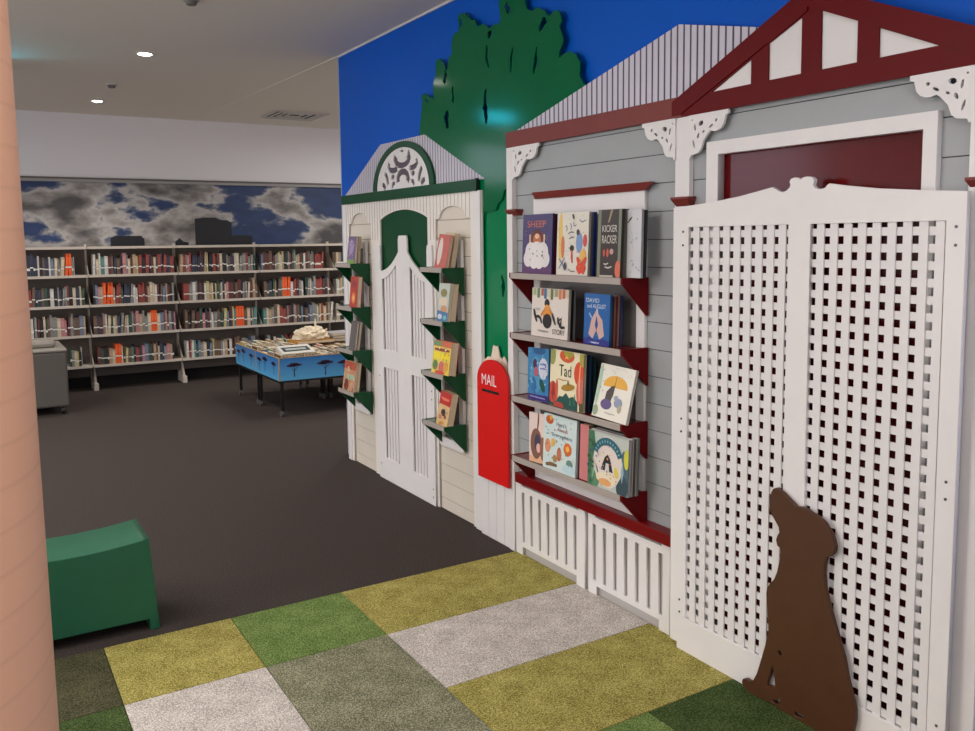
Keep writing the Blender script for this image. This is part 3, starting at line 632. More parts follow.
# shelf 3
z = ZS[2]
a = [('p', [(0,0),(1,0),(1,.12),(0,.12)], (60,44,110)), ('e', .4, .5, .3, .5, (80,150,190)), ('e', .75, .62, .22, .3, (206,206,220)), ('e', .35, .7, .1, .14, (80,40,90)), ('e', .4, .55, .1, .14, (190,90,110)), ('e', .7, .3, .1, .2, (30,80,70), 30), ('e', .3, .3, .12, .2, (50,110,170)), ('e', .55, .95, .3, .1, (40,90,140)), ('s', [(.6,.7),(.75,.71),(.9,.7)], .04, (120,110,190)), ('s', [(.6,.62),(.75,.63),(.9,.62)], .03, (120,110,190)), ('s', [(.12,.08),(.5,.07),(.85,.06)], .03, (150,150,210))] + scatter(34, [(40,90,160), (120,190,210), (70,60,140), (150,200,220)], .015, .045)
book(.168, .245, .012, (60,128,180), z, 3.334, 2.228, 12, 'blue underwater picture book left of Tad on the third shelf', a, roll=-2)
a = [('p', [(0,0),(.85,0),(.85,.16),(.7,.24),(.6,.2),(.5,.28),(.4,.2),(.3,.2),(.2,.1),(0,.16)], (36,84,78)), ('e', .1, .25, .14, .2, (196,76,60)), ('e', .22, .3, .04, .2, (206,96,70)), ('e', .5, .92, .22, .12, (204,90,50)), ('e', .55, .98, .14, .1, (160,156,60)), ('e', .06, .9, .1, .18, (150,156,90)), ('e', .88, .65, .16, .22, (214,80,48)), ('e', .92, .35, .12, .26, (206,110,100)), ('e', .95, .93, .08, .16, (170,160,70)), ('p', [(.9,0),(1,0),(1,.16),(.9,.16)], (90,90,50)),
     ('t', 'Tad', .28, .56, .36, .2, (50,56,50)), ('s', [(.9,.2),(.88,.5),(.9,.8)], .02, (240,180,140)), ('s', [(.1,.12),(.1,.3),(.13,.44)], .02, (120,50,50)), ('p', [(.44,.86),(.5,.95),(.56,.86),(.5,.88)], (240,170,90)), ('p', [(.05,.2),(.12,.36),(.18,.2)], (150,50,50)), ('p', [(.72,.1),(.76,.3),(.8,.1)], (60,110,90)), ('p', [(.6,.08),(.64,.24),(.68,.08)], (70,120,100)), ('s', [(.26,.5),(.4,.49),(.52,.5)], .02, (200,160,130)), ('e', .56, .38, .2, .06, (170,130,50), 10), ('p', [(.53,.42),(.56,.52),(.61,.42)], (110,110,50)), ('e', .3, .04, .16, .06, (176,70,60))]
book(.247, .255, .014, (232,222,190), z, 3.162, 2.23, 12, 'cream picture book titled Tad with orange pond leaves', a)
for k, (c, lb) in enumerate([((24,40,64), 'dark navy book directly behind the Tad book'), ((48,84,120), 'steel blue book second behind the Tad book'), ((20,30,40), 'black-blue book third behind the Tad book'), ((34,92,100), 'teal book rearmost behind the Tad book')]):
    book(.25, .25-.004*k, .012, c, z, 3.165, 2.247+.0125*k, 10, lb)
a = [('p', arc(.52, .62, .34, .20, 0, 180, 14)+[(.18,.60),(.86,.60)], (226,168,50)), ('s', [(.52,.82),(.5,.6),(.5,.42)], .012, (110,90,60)), ('p', [(.28,.3),(.3,.5),(.42,.62),(.52,.64),(.5,.5),(.46,.32),(.4,.24)], (70,62,56)), ('e', .35, .27, .16, .1, (96,80,130)), ('e', .68, .34, .12, .09, (140,150,176)), ('e', .6, .42, .06, .05, (150,160,180)), ('e', .74, .24, .06, .08, (180,170,140)), ('e', .06, .6, .05, .4, (170,200,176)), ('e', .08, .12, .08, .1, (150,170,140)), ('s', [(.35,.12),(.5,.11),(.65,.12)], .02, (190,180,170))] + scatter(24, [(150,160,170), (200,190,180)], .006, .012, (.1,.95,.8,.97)) + scatter(10, [(140,160,120), (110,110,120)], .01, .02, (.02,.25,.1,.95))
book(.222, .225, .013, (232,228,216), z+.006, 2.848, 2.226, 13, 'white picture book with a bear under a yellow umbrella, leaning back', a, roll=1.5)
book(.205, .222, .01, (140,180,150), z+.006, 2.847, 2.2405, 13, 'mint green book behind the yellow umbrella book', roll=1.5)
# shelf 4
z = ZS[3]
a = [('p', [(0,0),(1,0),(1,.1),(0,.12)], (226,176,140)), ('e', .42, .38, .34, .52, (130,92,76)), ('e', .5, .4, .18, .3, (70,66,90)), ('e', .55, .3, .12, .16, (226,180,176)), ('s', [(.5,.68),(.55,.84),(.56,1)], .06, (110,80,70)), ('e', .8, .3, .16, .4, (150,100,80))]
book(.14, .232, .01, (228,206,200), z, 3.325, 2.228, 12, 'pink picture book of a long-haired figure, left end of the lowest shelf', a, roll=-3)
a = [('e', .18, .9, .12, .08, (196,84,44)), ('e', .22, .94, .05, .05, (230,170,60)), ('e', .14, .42, .09, .13, (222,150,110)), ('e', .3, .5, .06, .08, (230,180,80)), ('e', .75, .45, .12, .12, (220,110,50)), ('e', .75, .46, .05, .05, (240,190,90)), ('e', .5, .32, .07, .13, (196,120,90)), ('e', .38, .22, .07, .07, (180,140,90)), ('e', .82, .2, .1, .08, (110,140,130)),
     ('t', "Here's", .40, .82, .3, .08, (90,84,110)), ('t', 'Always', .42, .71, .32, .09, (170,84,90)), ('t', 'Everywhere', .28, .60, .6, .09, (80,84,110)), ('e', .8, .1, .2, .08, (190,214,222)), ('s', [(.1,.07),(.25,.1),(.45,.1)], .05, (130,100,70))] + scatter(50, [(110,130,90), (86,110,100), (216,150,90), (150,170,120), (70,100,110)], .008, .022)
book(.248, .25, .014, (206,222,222), z, 3.205, 2.222, 12, 'pale blue flowered picture book titled Here\'s Always Everywhere', a)
book(.25, .246, .012, (70,76,84), z, 3.207, 2.24, 11, 'slate grey book behind the pale blue flowered book')
for k, (c, lb) in enumerate([((206,128,128), 'pink book standing right beside the slate grey book'), ((176,160,120), 'tan book squeezed between pink and olive ones'), ((96,104,70), 'olive book beside the tan one, left of the teal arch book')]):
    book(.06-.01*k, .243, .02 if k == 0 else .01, c, z, 2.948-.012*k, 2.236+.012*k, 9, lb)
a = [('e', .08, .5, .12, .55, (70,120,90)), ('e', .2, .2, .12, .2, (96,140,110)), ('e', .9, .35, .12, .4, (84,110,120)), ('e', .95, .65, .06, .16, (206,204,80)), ('e', .86, .14, .14, .2, (60,80,90)), ('e', .5, .5, .36, .42, (226,214,206)), ('p', [(.34,.34),(.38,.46),(.43,.58),(.5,.64),(.56,.58),(.6,.46),(.64,.34)], (44,44,54)), ('p', [(.44,.34),(.46,.48),(.53,.48),(.55,.34)], (214,208,206)), ('e', .5, .56, .02, .02, (222,160,70)), ('p', [(.3,.2),(.26,.34),(.2,.44),(.24,.3)], (60,90,110)), ('p', [(.1,.0),(.14,.3),(.1,.6),(.18,.3)], (150,190,150)), ('p', [(.86,.2),(.83,.4),(.87,.62),(.9,.4)], (150,180,190)), ('e', .48, .2, .26, .1, (236,222,196)), ('e', .45, .13, .16, .06, (230,170,110)), ('e', .72, .36, .05, .09, (222,206,90), 20),
     ('p', arc(.5, .52, .38, .42, 20, 160, 12)+arc(.5, .52, .27, .28, 160, 20, 12), (48,104,120))] + [('e', .5+.325*math.cos(math.radians(150-12*i)), .52+.35*math.sin(math.radians(150-12*i)), .012, .022, (150,190,196), 60-12*i) for i in range(11)] + scatter(44, [(206,110,80), (240,220,110), (90,120,150), (230,200,210), (80,120,90)], .008, .02, (.2,.8,.06,.8)) + scatter(12, [(60,90,70), (70,90,110)], .02, .045, (.0,.2,.05,.95))
book(.262, .235, .014, (190,196,190), z, 2.872, 2.222, 10, 'leafy picture book with teal lettered arch and small penguin-like figure', a)
for k, (c, lb) in enumerate([((214,206,214), 'lilac white book directly behind the teal arch book'), ((120,104,70), 'ochre book second behind the teal arch book'), ((206,208,206), 'white book third behind the teal arch book'), ((150,160,150), 'grey-green book rearmost behind the teal arch book')]):
    book(.262, .236, .009, c, z, 2.872, 2.24+.0098*k, 10, lb)
# green shelves, right of the gate
GG = 'picture books on the green shelves'
zr = [v for v in ZG]
book(.13, .19, .022, (190,96,84), zr[0], 4.27, 2.238, 14, 'coral book leaning at the front of the top green shelf right of the gate', [('e', .3, .5, .2, .6, (214,206,196))], group=GG, roll=4)
book(.11, .20, .03, (206,190,160), zr[0], 4.26, 2.275, 12, 'cream book leaning behind the coral one on the top green shelf', None, group=GG, roll=4)
book(.125, .21, .018, (190,200,190), zr[1], 4.25, 2.236, 10, 'pale green-tan picture book with blue foot on second green shelf, right of gate', [('e', .5, .75, .3, .18, (140,130,80)), ('p', [(.15,.42),(.85,.42),(.85,.62),(.15,.62)], (222,206,184)), ('e', .6, .3, .3, .2, (206,150,110)), ('p', [(0,0),(1,0),(1,.24),(0,.28)], (80,124,170)), ('e', .3, .12, .2, .12, (206,210,220)), ('e', .75, .1, .16, .1, (120,190,200))], group=GG)
book(.125, .21, .035, (190,150,120), zr[1], 4.25, 2.255, 10, 'thick tan book behind the blue-footed one on second green shelf', group=GG)
a = [('p', [(0,0),(1,0),(1,1),(0,1)], (226,206,90)), ('p', [(0,.82),(1,.82),(1,1),(0,1)], (206,110,80)), ('p', [(0,.84),(.45,.84),(.45,.98),(0,.98)], (110,150,100)), ('t', 'THE TUCKER', .05, .68, .9, .1, (150,60,50)), ('p', [(.05,.45),(.42,.45),(.42,.64),(.05,.64)], (240,220,40)), ('p', [(.5,.45),(.95,.45),(.95,.64),(.5,.64)], (244,226,40)), ('e', .2, .25, .14, .14, (90,130,90)), ('e', .55, .2, .16, .18, (206,110,110)), ('e', .8, .25, .14, .14, (220,160,60)), ('e', .5, .05, .3, .05, (206,70,60))]
a = [x if not (x[0] == 't') else ('s', [(.08,.73),(.5,.73),(.92,.73)], .06, (150,60,50)) for x in a] + scatter(18, [(220,90,80), (100,150,90), (240,236,220), (230,150,50)], .02, .05)
book(.205, .185, .045, (214,120,80), zr[2], 4.308, 2.228, 12, 'bright yellow and orange comic book on third green shelf, right of gate', a, group=GG)
a = [('p', [(0,.62),(1,.62),(1,1),(0,1)], (186,44,40)), ('t', 'MOST', .1, .7, .7, .12, (226,120,90)), ('e', .5, .4, .2, .16, (60,50,50)), ('e', .3, .25, .12, .1, (200,120,90)), ('e', .7, .3, .1, .1, (140,80,70)), ('e', .5, .1, .2, .08, (206,150,60))]
a = [x for x in a if x[0] != 't'] + [('s', [(.15,.8),(.5,.78),(.85,.8)], .09, (226,120,90))] + scatter(10, [(200,80,60), (60,50,60), (230,160,70)], .02, .05, (.1,.9,.05,.6))
book(.128, .195, .04, (214,180,130), zr[3], 4.27, 2.232, 13, 'cream book with red heading on the lowest green shelf right of the gate', a, group=GG, roll=5)
# left of the gate
book(.125, .185, .02, (120,100,140), zr[0], 5.555, 2.242, 9, 'mauve patterned book on the top green shelf left of the gate', [('e', .5, .6, .3, .4, (170,150,190)), ('p', [(0,0),(1,0),(1,.14),(0,.14)], (120,160,80))] + scatter(12, [(80,60,100), (200,190,210)], .03, .06), group=GG)
book(.10, .185, .02, (190,170,120), zr[0], 5.55, 2.275, 7, 'tan book behind the mauve one on the top green shelf left of gate', group=GG)
book(.13, .21, .03, (176,70,56), zr[1], 5.53, 2.24, 8, 'rust red book on the second green shelf left of the gate', [('e', .5, .3, .25, .3, (226,130,80)), ('e', .5, .75, .3, .2, (150,60,70)), ('e', .5, .3, .12, .14, (240,190,120))], group=GG)
book(.10, .2, .016, (96,90,92), zr[2], 5.56, 2.24, 10, 'dark grey book on the third green shelf left of the gate', group=GG, roll=3)
book(.10, .2, .016, (150,146,146), zr[2], 5.555, 2.26, 10, 'mid grey book behind the dark one, third green shelf left of gate', group=GG, roll=3)
a = [('p', [(0,.75),(1,.75),(1,1),(0,1)], (180,80,60)), ('p', [(.3,.4),(.9,.4),(.9,.56),(.3,.56)], (150,190,160)), ('e', .3, .2, .2, .2, (110,60,50))] + scatter(22, [(200,90,60), (226,196,150), (110,60,50), (170,150,60)], .03, .07)
book(.205, .2, .016, (196,150,120), zr[3], 5.665, 2.228, 11, 'busy red-brown patterned comic book on lowest green shelf, left of the gate', a, group=GG)
book(.205, .2, .02, (200,170,130), zr[3], 5.665, 2.246, 11, 'tan book behind the patterned comic on the lowest green shelf, left', group=GG)

# ------------------------------------------------------------------ far library shelving
STEEL = M('shelving_cream', (198, 188, 176), .45, .4)
BACKP = M('shelving_back', (112, 102, 94), .6)
TZ = [1.268, .943, .616, .284]
bx0, bw = .222, .937
ordn = ['first', 'second', 'third', 'fourth', 'fifth', 'sixth', 'seventh']
baynames = {-1: 'leftmost', 0: 'first', 1: 'second', 2: 'third', 3: 'fourth', 4: 'fifth'}
baydesc = {-1: 'bay behind the peach column', 0: 'bay beside the peach column', 1: 'second bay from the column', 2: 'third bay from the column', 3: 'fourth bay, behind the table', 4: 'bay half hidden by the blue wall'}
for b in range(0, 5):
    x0 = bx0+b*bw; x1 = x0+bw
    t = thing('library_shelving', 'cream four-tier library shelving against the cloud mural, '+baydesc[b], 'bookcase', ((x0+x1)/2, 10.35, 0), 'joined bookcases along the back wall')
    MB().box(x0+.002, x1-.002, 10.495, 10.505, .2, 1.57, BACKP).build('back_panel', t)
    for xs in (x0+.012, x1-.012):
        pass
    MB().box(x0+.001, x0+.024, 10.44, 10.494, 0, 1.6, STEEL).build('upright', t)
    if b == 4: MB().box(x1-.026, x1-.003, 10.44, 10.50, 0, 1.6, STEEL).build('upright', t)
    MB().box(x0+.002, x1-.002, 10.22, 10.5, 1.548, 1.575, STEEL).build('top_cap', t)
    for z in TZ:
        f = 10.205 if z > .3 else 10.19
        s = MB().box(x0+.004, x1-.004, f+.003, 10.495, z-.012, z-.002, STEEL).box(x0+.004, x1-.004, f, f+.004, z-.026, z+.002, STEEL)
        s.build('shelf', t)
        MB().prism([(x0+.005,f,z),(x0+.005,10.49,z),(x0+.005,10.49,z+.2),(x0+.005,10.42,z+.2)], (.004,0,0), STEEL).build('shelf_end', t)
    MB().box(x0+.01, x1-.01, 10.36, 10.40, .14, .255, M('shelving_kick', (96, 88, 82), .6)).build('kick_panel', t)
    for xs in ([x0+.024] if b < 4 else [x0+.024, x1-.024]):
        MB().box(xs-.022, xs+.022, 10.2, 10.46, 0, .075, STEEL).prism([(xs-.012,10.24,.07),(xs-.012,10.46,.07),(xs-.012,10.46,.27),(xs-.012,10.38,.27)], (.024,0,0), STEEL).build('foot', t)
SP = {'grey': (128,126,124), 'white': (196,192,184), 'black': (40,38,40), 'navy': (48,54,76), 'dark red': (96,46,44), 'brown': (104,78,62), 'tan': (170,142,110), 'dark green': (50,78,62), 'teal': (76,130,124), 'pale yellow': (190,176,110), 'pink': (186,112,120), 'red': (150,56,48), 'cream': (196,176,146), 'slate blue': (98,114,140), 'orange': (222,88,36)}
pal = ['grey']*5+['white']*3+['black']*4+['navy']*3+['dark red']*4+['brown']*4+['tan']*3+['dark green']*3+['teal']+['pale yellow']+['pink']+['red']*2+['cream']*3+['slate blue']*2
spec_o = [(.93,1.01,0), (1.31,1.40,1), (3.30,3.42,1), (1.77,1.85,2), (2.74,2.84,2), (1.38,1.45,3)]
spec_r = [(1.42,1.48,1), (2.15,2.2,1), (3.7,3.85,0), (3.25,3.36,2), (3.72,3.8,1), (2.0,2.05,0)]
SP = {k_: tuple(int(v*.78+sum(c_)/3*.22) if k_ != 'orange' else v for v in c_) for k_, c_ in SP.items()}
proto = {}
def spine_proto(col):
    if col in proto: return proto[col]
    b = MB(); m = C_(SP[col], .5)
    b.box(-.5, .5, 0, .13, 0, 1, m)
    b.v = b.v[:]; 
    b.box(-.46, .46, .004, .128, .02, .985, PAPER)
    b.box(-.5, .5, -.0006, 0, .36, .42, TAG); b.box(-.35, .35, -.0005, 0, .52, .86, C_(tuple(min(255, int(v*1.08)+8) for v in SP[col]), .6))
    me = bpy.data.meshes.new('library_book'); me.from_pydata(b.v, [], b.f)
    for q_ in b.mats: me.materials.append(q_)
    me.polygons.foreach_set('material_index', b.m); proto[col] = me
    return me
rb = random.Random(11)
recs = []
for row in range(4):
    for b in range(0, 5):
        xa = bx0+b*bw+.02; xe = bx0+(b+1)*bw-.03
        fill = xe-rb.choice([.005, .01, .04, .10]) ; xx = xa+(rb.uniform(0,.04)); k = 0
        gap = xa+rb.uniform(.25,.6) if rb.random() < .25 else None
        if row == 3 and b == 0: xx = .94; fill = 1.05
        while xx < fill-.012:
            w = rb.choice([.016,.02,.024,.03,.036]); 
            if gap and xx > gap: xx += .03; gap = None
            col = rb.choice(pal); h = rb.choice([rb.uniform(.17,.2), rb.uniform(.195,.225), rb.uniform(.19,.24)])
            for s0, s1, r_ in spec_o:
                if r_ == row and s0 <= xx+w/2 <= s1: col = 'orange'; h = .235; w = .03
            for s0, s1, r_ in spec_r:
                if r_ == row and s0 <= xx+w/2 <= s1: col = 'red'
            if xx+w > xe: break
            recs.append([row, b, k, xx+w/2, w, h*(1 if row < 3 else .9), col, 0 if rb.random() < .85 else rb.uniform(2, 6)])
            xx += w+.0012+(.008 if recs[-1][7] else 0); k += 1
nx = ['first','second','third','fourth','fifth','sixth','seventh','eighth','ninth','tenth','eleventh','twelfth','thirteenth','fourteenth','fifteenth','sixteenth','seventeenth','eighteenth','nineteenth','twentieth','twenty-first','twenty-second','twenty-third','twenty-fourth','twenty-fifth','twenty-sixth','twenty-seventh','twenty-eighth','twenty-ninth','thirtieth','thirty-first','thirty-second','thirty-third','thirty-fourth','thirty-fifth','thirty-sixth','thirty-seventh','thirty-eighth','thirty-ninth','fortieth','forty-first','forty-second','forty-third','forty-fourth','forty-fifth']
vis = [r for r in recs if r[3] < 4.15]
vis_ok = lambda r: r[3] > .62 and r[3] < 4.0 and not (r[0] == 3 and r[3] > 2.75)
order = sorted(recs, key=lambda r: -(r[4]*r[5]*(1 if vis_ok(r) else .01)))
ind = order[:300]; rest = order[300:]
bayshort = {0: 'bay beside the column', 1: 'second bay', 2: 'third bay', 3: 'fourth bay', 4: 'last bay'}
rowshort = ['top tier', 'second tier', 'third tier', 'bottom tier']
for r in ind:
    row, b, k, xc, w, h, col, tilt = r
    o = bpy.data.objects.new('library_book', spine_proto(col)); COL.objects.link(o)
    o.location = (xc, 10.225, TZ[row]-.0015); o.scale = (w, 1, h); o.rotation_euler = (0, math.radians(tilt), 0)
    tag(o, f'{col} spine, {nx[k]} from left, {rowshort[row]}, {bayshort[b]} of far shelving', 'book', f'library books on the {rowshort[row]}, {bayshort[b]}')
sb = MB()
for r in rest:
    row, b, k, xc, w, h, col, tilt = r; z = TZ[row]-.0015; m = C_(SP[col], .5)
    sb.box(xc-w/2, xc+w/2, 10.225, 10.355, z, z+h, m); sb.box(xc-w/2, xc+w/2, 10.2244, 10.225, z+h*.28, z+h*.4, TAG)
tag(sb.build('library_books'), 'remaining thin library books filling the gaps on the far shelving', 'books', kind='stuff')
# white book ends closing the rows that stop short
for row in range(4):
    for b in range(5):
        rr_ = [r for r in recs if r[0] == row and r[1] == b]
        if not rr_: continue
        xe_ = max(r[3]+r[4]/2 for r in rr_)+.006; xw = bx0+(b+1)*bw-.035
        if xw-xe_ < .05 or rr_[-1][7]: continue
        w_ = min(.07, xw-xe_); zz = TZ[row]-.0015
        o = MB().box(xe_, xe_+w_, 10.26, 10.36, zz, zz+.002, TAG).box(xe_, xe_+.003, 10.23, 10.36, zz+.002, zz+.2, TAG).build('book_end')
        tag(o, f'white metal book end closing the {rowshort[row]} books, {bayshort[b]} of far shelving', 'book end', 'white metal book ends')

struct(MB().box(-4.1, 6.1, 10.515, 10.56, 0, .26, M('black_wall_foot', (20, 18, 18), .7)).build('wall_foot_back'))  # black strip along the foot of the back wall
# ------------------------------------------------------------------ browser boxes (blue tables)
def box_print():
    m = bpy.data.materials.new('box_sky_print'); m.use_nodes = True; nt = m.node_tree; b = nt.nodes['Principled BSDF']; b.inputs['Roughness'].default_value = .35
    tc = nt.nodes.new('ShaderNodeTexCoord'); sx = nt.nodes.new('ShaderNodeSeparateXYZ'); mr = nt.nodes.new('ShaderNodeMapRange')
    mr.inputs['From Min'].default_value = .33; mr.inputs['From Max'].default_value = .55
    r = nt.nodes.new('ShaderNodeValToRGB'); e = r.color_ramp.elements
    e[0].color = lin((92, 176, 226)); e[1].color = lin((42, 112, 184))
    nt.links.new(tc.outputs['Object'], sx.inputs[0]); nt.links.new(sx.outputs['Z'], mr.inputs['Value']); nt.links.new(mr.outputs['Result'], r.inputs['Fac']); nt.links.new(r.outputs['Color'], b.inputs['Base Color'])
    return m
BP = box_print(); TP = M('tree_print', (64, 44, 74), .4); EDGE = M('ply_edge', (190, 150, 92), .5)
def acacia(b, org, du, s=1):
    """flat printed acacia: org base point, du unit vector along the panel"""
    ox, oy, oz = org
    def P2(u, v): return (ox+du[0]*u*s, oy+du[1]*u*s, oz+v*s)
    def poly(L): b.add([P2(*p) for p in L], [tuple(range(len(L)))], TP)
    poly([(-.006,0),(.006,0),(.004,.06),(-.004,.06)]); poly([(-.003,.055),(.003,.055),(-.035,.1),(-.04,.1)]); poly([(-.003,.055),(.003,.055),(.04,.1),(.034,.1)])
    poly([(-.002,.05),(.004,.05),(.006,.1),(.0,.1)])
    for u, v, a, c in ((-.04,.105,.035,.011),(.035,.108,.04,.012),(0,.118,.045,.012),(-.01,.1,.03,.008)):
        poly([(u+p, v+q_) for p, q_ in ell(0,0,a,c,0,10)])
def browser(x0, y0, w, d, label, near, left):
    t = thing('browser_box_table', label, 'book browser table', (x0+w/2, y0+d/2, 0), 'blue book browser tables')
    zb, zt = .335, .542
    MB().box(x0, x0+w, y0, y0+d, zb-.02, zb, BLACK).build('base', t)
    for nm, bx in (('side_panel', (x0, x0+w, y0, y0+.012)), ('side_panel', (x0, x0+w, y0+d-.012, y0+d)), ('side_panel', (x0, x0+.012, y0+.013, y0+d-.013)), ('side_panel', (x0+w-.012, x0+w, y0+.013, y0+d-.013))):
        b = MB().box(bx[0], bx[1], bx[2], bx[3], zb, zt, BP); 
        if bx[2] == y0 and bx[3] < y0+.02:
            acacia(b, (x0+w*.2, y0-.001, zb+.03), (1,0)); acacia(b, (x0+w*.62, y0-.001, zb+.02), (1,0), 1.1); acacia(b, (x0+w*.88, y0-.001, zb+.03), (1,0), .9)
        if bx[0] == x0 and bx[1] < x0+.02:
            acacia(b, (x0-.001, y0+d*.22, zb+.04), (0,1), .95); acacia(b, (x0-.001, y0+d*.6, zb+.04), (0,1), 1.1); acacia(b, (x0-.001, y0+d*.85, zb+.03), (0,1), 1.)
        b.build(nm, t)
    MB().box(x0-.001, x0+w+.001, y0-.001, y0+.013, zt, zt+.006, EDGE).box(x0-.001, x0+.013, y0, y0+d, zt, zt+.006, EDGE).box(x0+w-.013, x0+w+.001, y0, y0+d, zt, zt+.006, EDGE).box(x0-.001, x0+w+.001, y0+d-.013, y0+d+.001, zt, zt+.006, EDGE).box(x0-.002, x0+.008, y0-.002, y0+.008, zb, zt, EDGE).build('edge_trim', t)
    for lx in (x0+.02, x0+w-.045):
        for ly in (y0+.02, y0+d-.045):
            lgo = MB().box(lx, lx+.025, ly, ly+.025, .055, zb-.02, BLACK).build('leg', t)
            MB().cyl((lx-.008, ly+.012, .028), .03, .018, M('castor_wheel', (88, 86, 86), .45), 0, 16).box(lx-.004, lx+.02, ly-.006, ly+.03, .045, .06, BLACK).build('castor', lgo)
    return t
bw_, bd_ = .715, .715
browser(2.41, 7.63, bw_, bd_, 'sky blue browser box with printed acacia trees, nearest corner of the cluster', 1, 1)
browser(2.41+bw_+.012, 7.63, bw_, bd_, 'sky blue browser box partly hidden behind the mural wall, near row', 1, 0)
browser(2.41, 7.63+bd_+.012, bw_, bd_, 'sky blue browser box with printed trees, behind the nearest one', 0, 1)
browser(2.41+bw_+.012, 7.63+bd_+.012, bw_, bd_, 'sky blue browser box in the far right of the cluster', 0, 0)
# books in the boxes: rows standing on edge, leaning back
rt = random.Random(5)
tp = ['cream']*4+['white']*4+['grey']*2+['tan']*3+['teal','red','pink','navy','pale yellow','slate blue','dark red','brown']
for (bx_, by_, nm) in ((2.41, 7.63, 'nearest blue box'), (2.41+bw_+.012, 7.63, 'right near blue box'), (2.41, 7.63+bd_+.012, 'second blue box'), (2.41+bw_+.012, 7.63+bd_+.012, 'far right blue box')):
    for rowi in range(3):
        yb = by_+.04+rowi*.22; xx = bx_+.03; k = 0
        while xx < bx_+bw_-.06:
            w = rt.uniform(.014,.034); h = rt.uniform(.19,.24); dep = rt.uniform(.16,.19); col = rt.choice(tp)
            b = MB().box(0, w, 0, dep, 0, .0015+h, C_(SP[col])); b.box(.002, w-.002, -.0, dep-.003, h-.002, h+.0022, PAPER).box(.002, w-.002, -.0006, 0, .01, h-.003, PAPER)
            me_o = b.build('browsing_book'); me_o.location = (xx+w/2, yb+dep/2, .336)
            tag(me_o, f'{col} book, {nx[k]} from the left in {["front","middle","back"][rowi]} row of the {nm}', 'book', f'books standing in the {nm}, {["front","middle","back"][rowi]} row')
            xx += w+.004; k += 1
# items on top
t = thing('picture_book', 'white-covered landscape book with dark title panel lying on the nearest blue box', 'book', (2.62, 7.78, .575), None, (math.radians(16), 0, math.radians(3)), world=False)
MB().box(-.16, .16, -.10, .10, 0, .03, C_((206,204,196))).build('cover', t); MB().box(-.157, .157, -.1015, .097, .004, .026, PAPER).build('page_block', t)
MB().box(-.13, .13, -.05, .05, .0302, .031, C_((44,56,64))).box(-.1, .1, -.02, .02, .0311, .0315, C_((170,176,170))).build('cover_picture', t)
t = thing('picture_book', 'ochre book lying flat under the crumpled cream ornament', 'book', (3.02, 8.45, .575), None, (0,0,.05), world=False)
MB().box(-.2, .2, -.13, .13, 0, .03, C_((190,130,44))).build('cover', t); MB().box(-.197, .197, -.1315, .127, .004, .026, PAPER).build('page_block', t)
for k, (c, lb) in enumerate([((190,186,180), 'white book at the bottom of the flat stack on the blue boxes'), ((110,116,124), 'blue-grey book in the middle of the flat stack on the blue boxes'), ((160,160,164), 'pale grey book topping the flat stack on the blue boxes')]):
    t = thing('picture_book', lb, 'book', (3.42-.01*k, 8.5, .575+.028*k), 'flat book stack on the blue boxes', (0,0,.04*k), world=False)
    MB().box(-.2, .2, -.14, .14, 0, .026, C_(c)).build('cover', t); MB().box(-.197, .197, -.1415, .137, .004, .022, PAPER).build('page_block', t)
# crumpled cream ornament (shell-like lump with a spike)
bm = bmesh.new(); bmesh.ops.create_icosphere(bm, subdivisions=4, radius=1)
from mathutils import noise as NZ
for v in bm.verts:
    n = NZ.noise(v.co*2.3)*.35+abs(NZ.noise(v.co*5.1))*.3
    v.co *= (1+n); v.co = Vector((v.co.x*.16, v.co.y*.11, max(v.co.z, -.45)*.085))
me = bpy.data.meshes.new('ornament'); bm.to_mesh(me); bm.free(); me.transform(Matrix.Translation((0,0,.038)))
orn = thing('ornament', 'crumpled cream lumpy ornament with an upright spike, lying on an ochre book', 'ornament', (3.02, 8.45, .6055), world=False)
me.materials.append(M('ornament_cream', (214, 200, 176), .6, .4, .12, 14)); place('body', me, orn)
sp_ = MB().cyl((.045, 0, .09), .016, .12, _m['ornament_cream'], 2, 12, .006); sp_.build('spike', orn)
fl = MB(); fl.prism([(.08,-.02,.06),(.17,-.02,.10),(.15,-.02,.06),(.18,-.02,.03),(.08,-.02,.02)], (0,.03,0), _m['ornament_cream']); fl.build('fin', orn)

# ------------------------------------------------------------------ grey armchair at the left
UP = M('grey_upholstery', (92, 88, 84), .8, .3, .08, 90, .2, 300)
UPL = M('grey_vinyl_top', (146, 140, 132), .5, .4, .04, 30)
ac = thing('armchair', 'grey upholstered armchair on castors, seen from behind beside the peach column', 'armchair', (.42, 9.35, 0))
MB().box(.05, .795, 8.95, 9.75, .075, .595, UP).build('body', ac, .02)
MB().box(.045, .80, 8.945, 9.755, .595, .625, UPL).build('top_pad', ac, .014)
MB().box(.10, .72, 9.1, 9.35, .625, .70, UPL).build('back_cushion', ac, .035)
for x_, y_ in ((.74, 9.0), (.12, 9.0), (.74, 9.68), (.12, 9.68)):
    c_ = MB().cyl((x_-.01, y_, .035), .035, .022, BLACK, 0, 16).box(x_-.012, x_+.016, y_-.012, y_+.012, .04, .08, M('castor_grey', (120, 120, 122), .4)); c_.build('castor', ac)

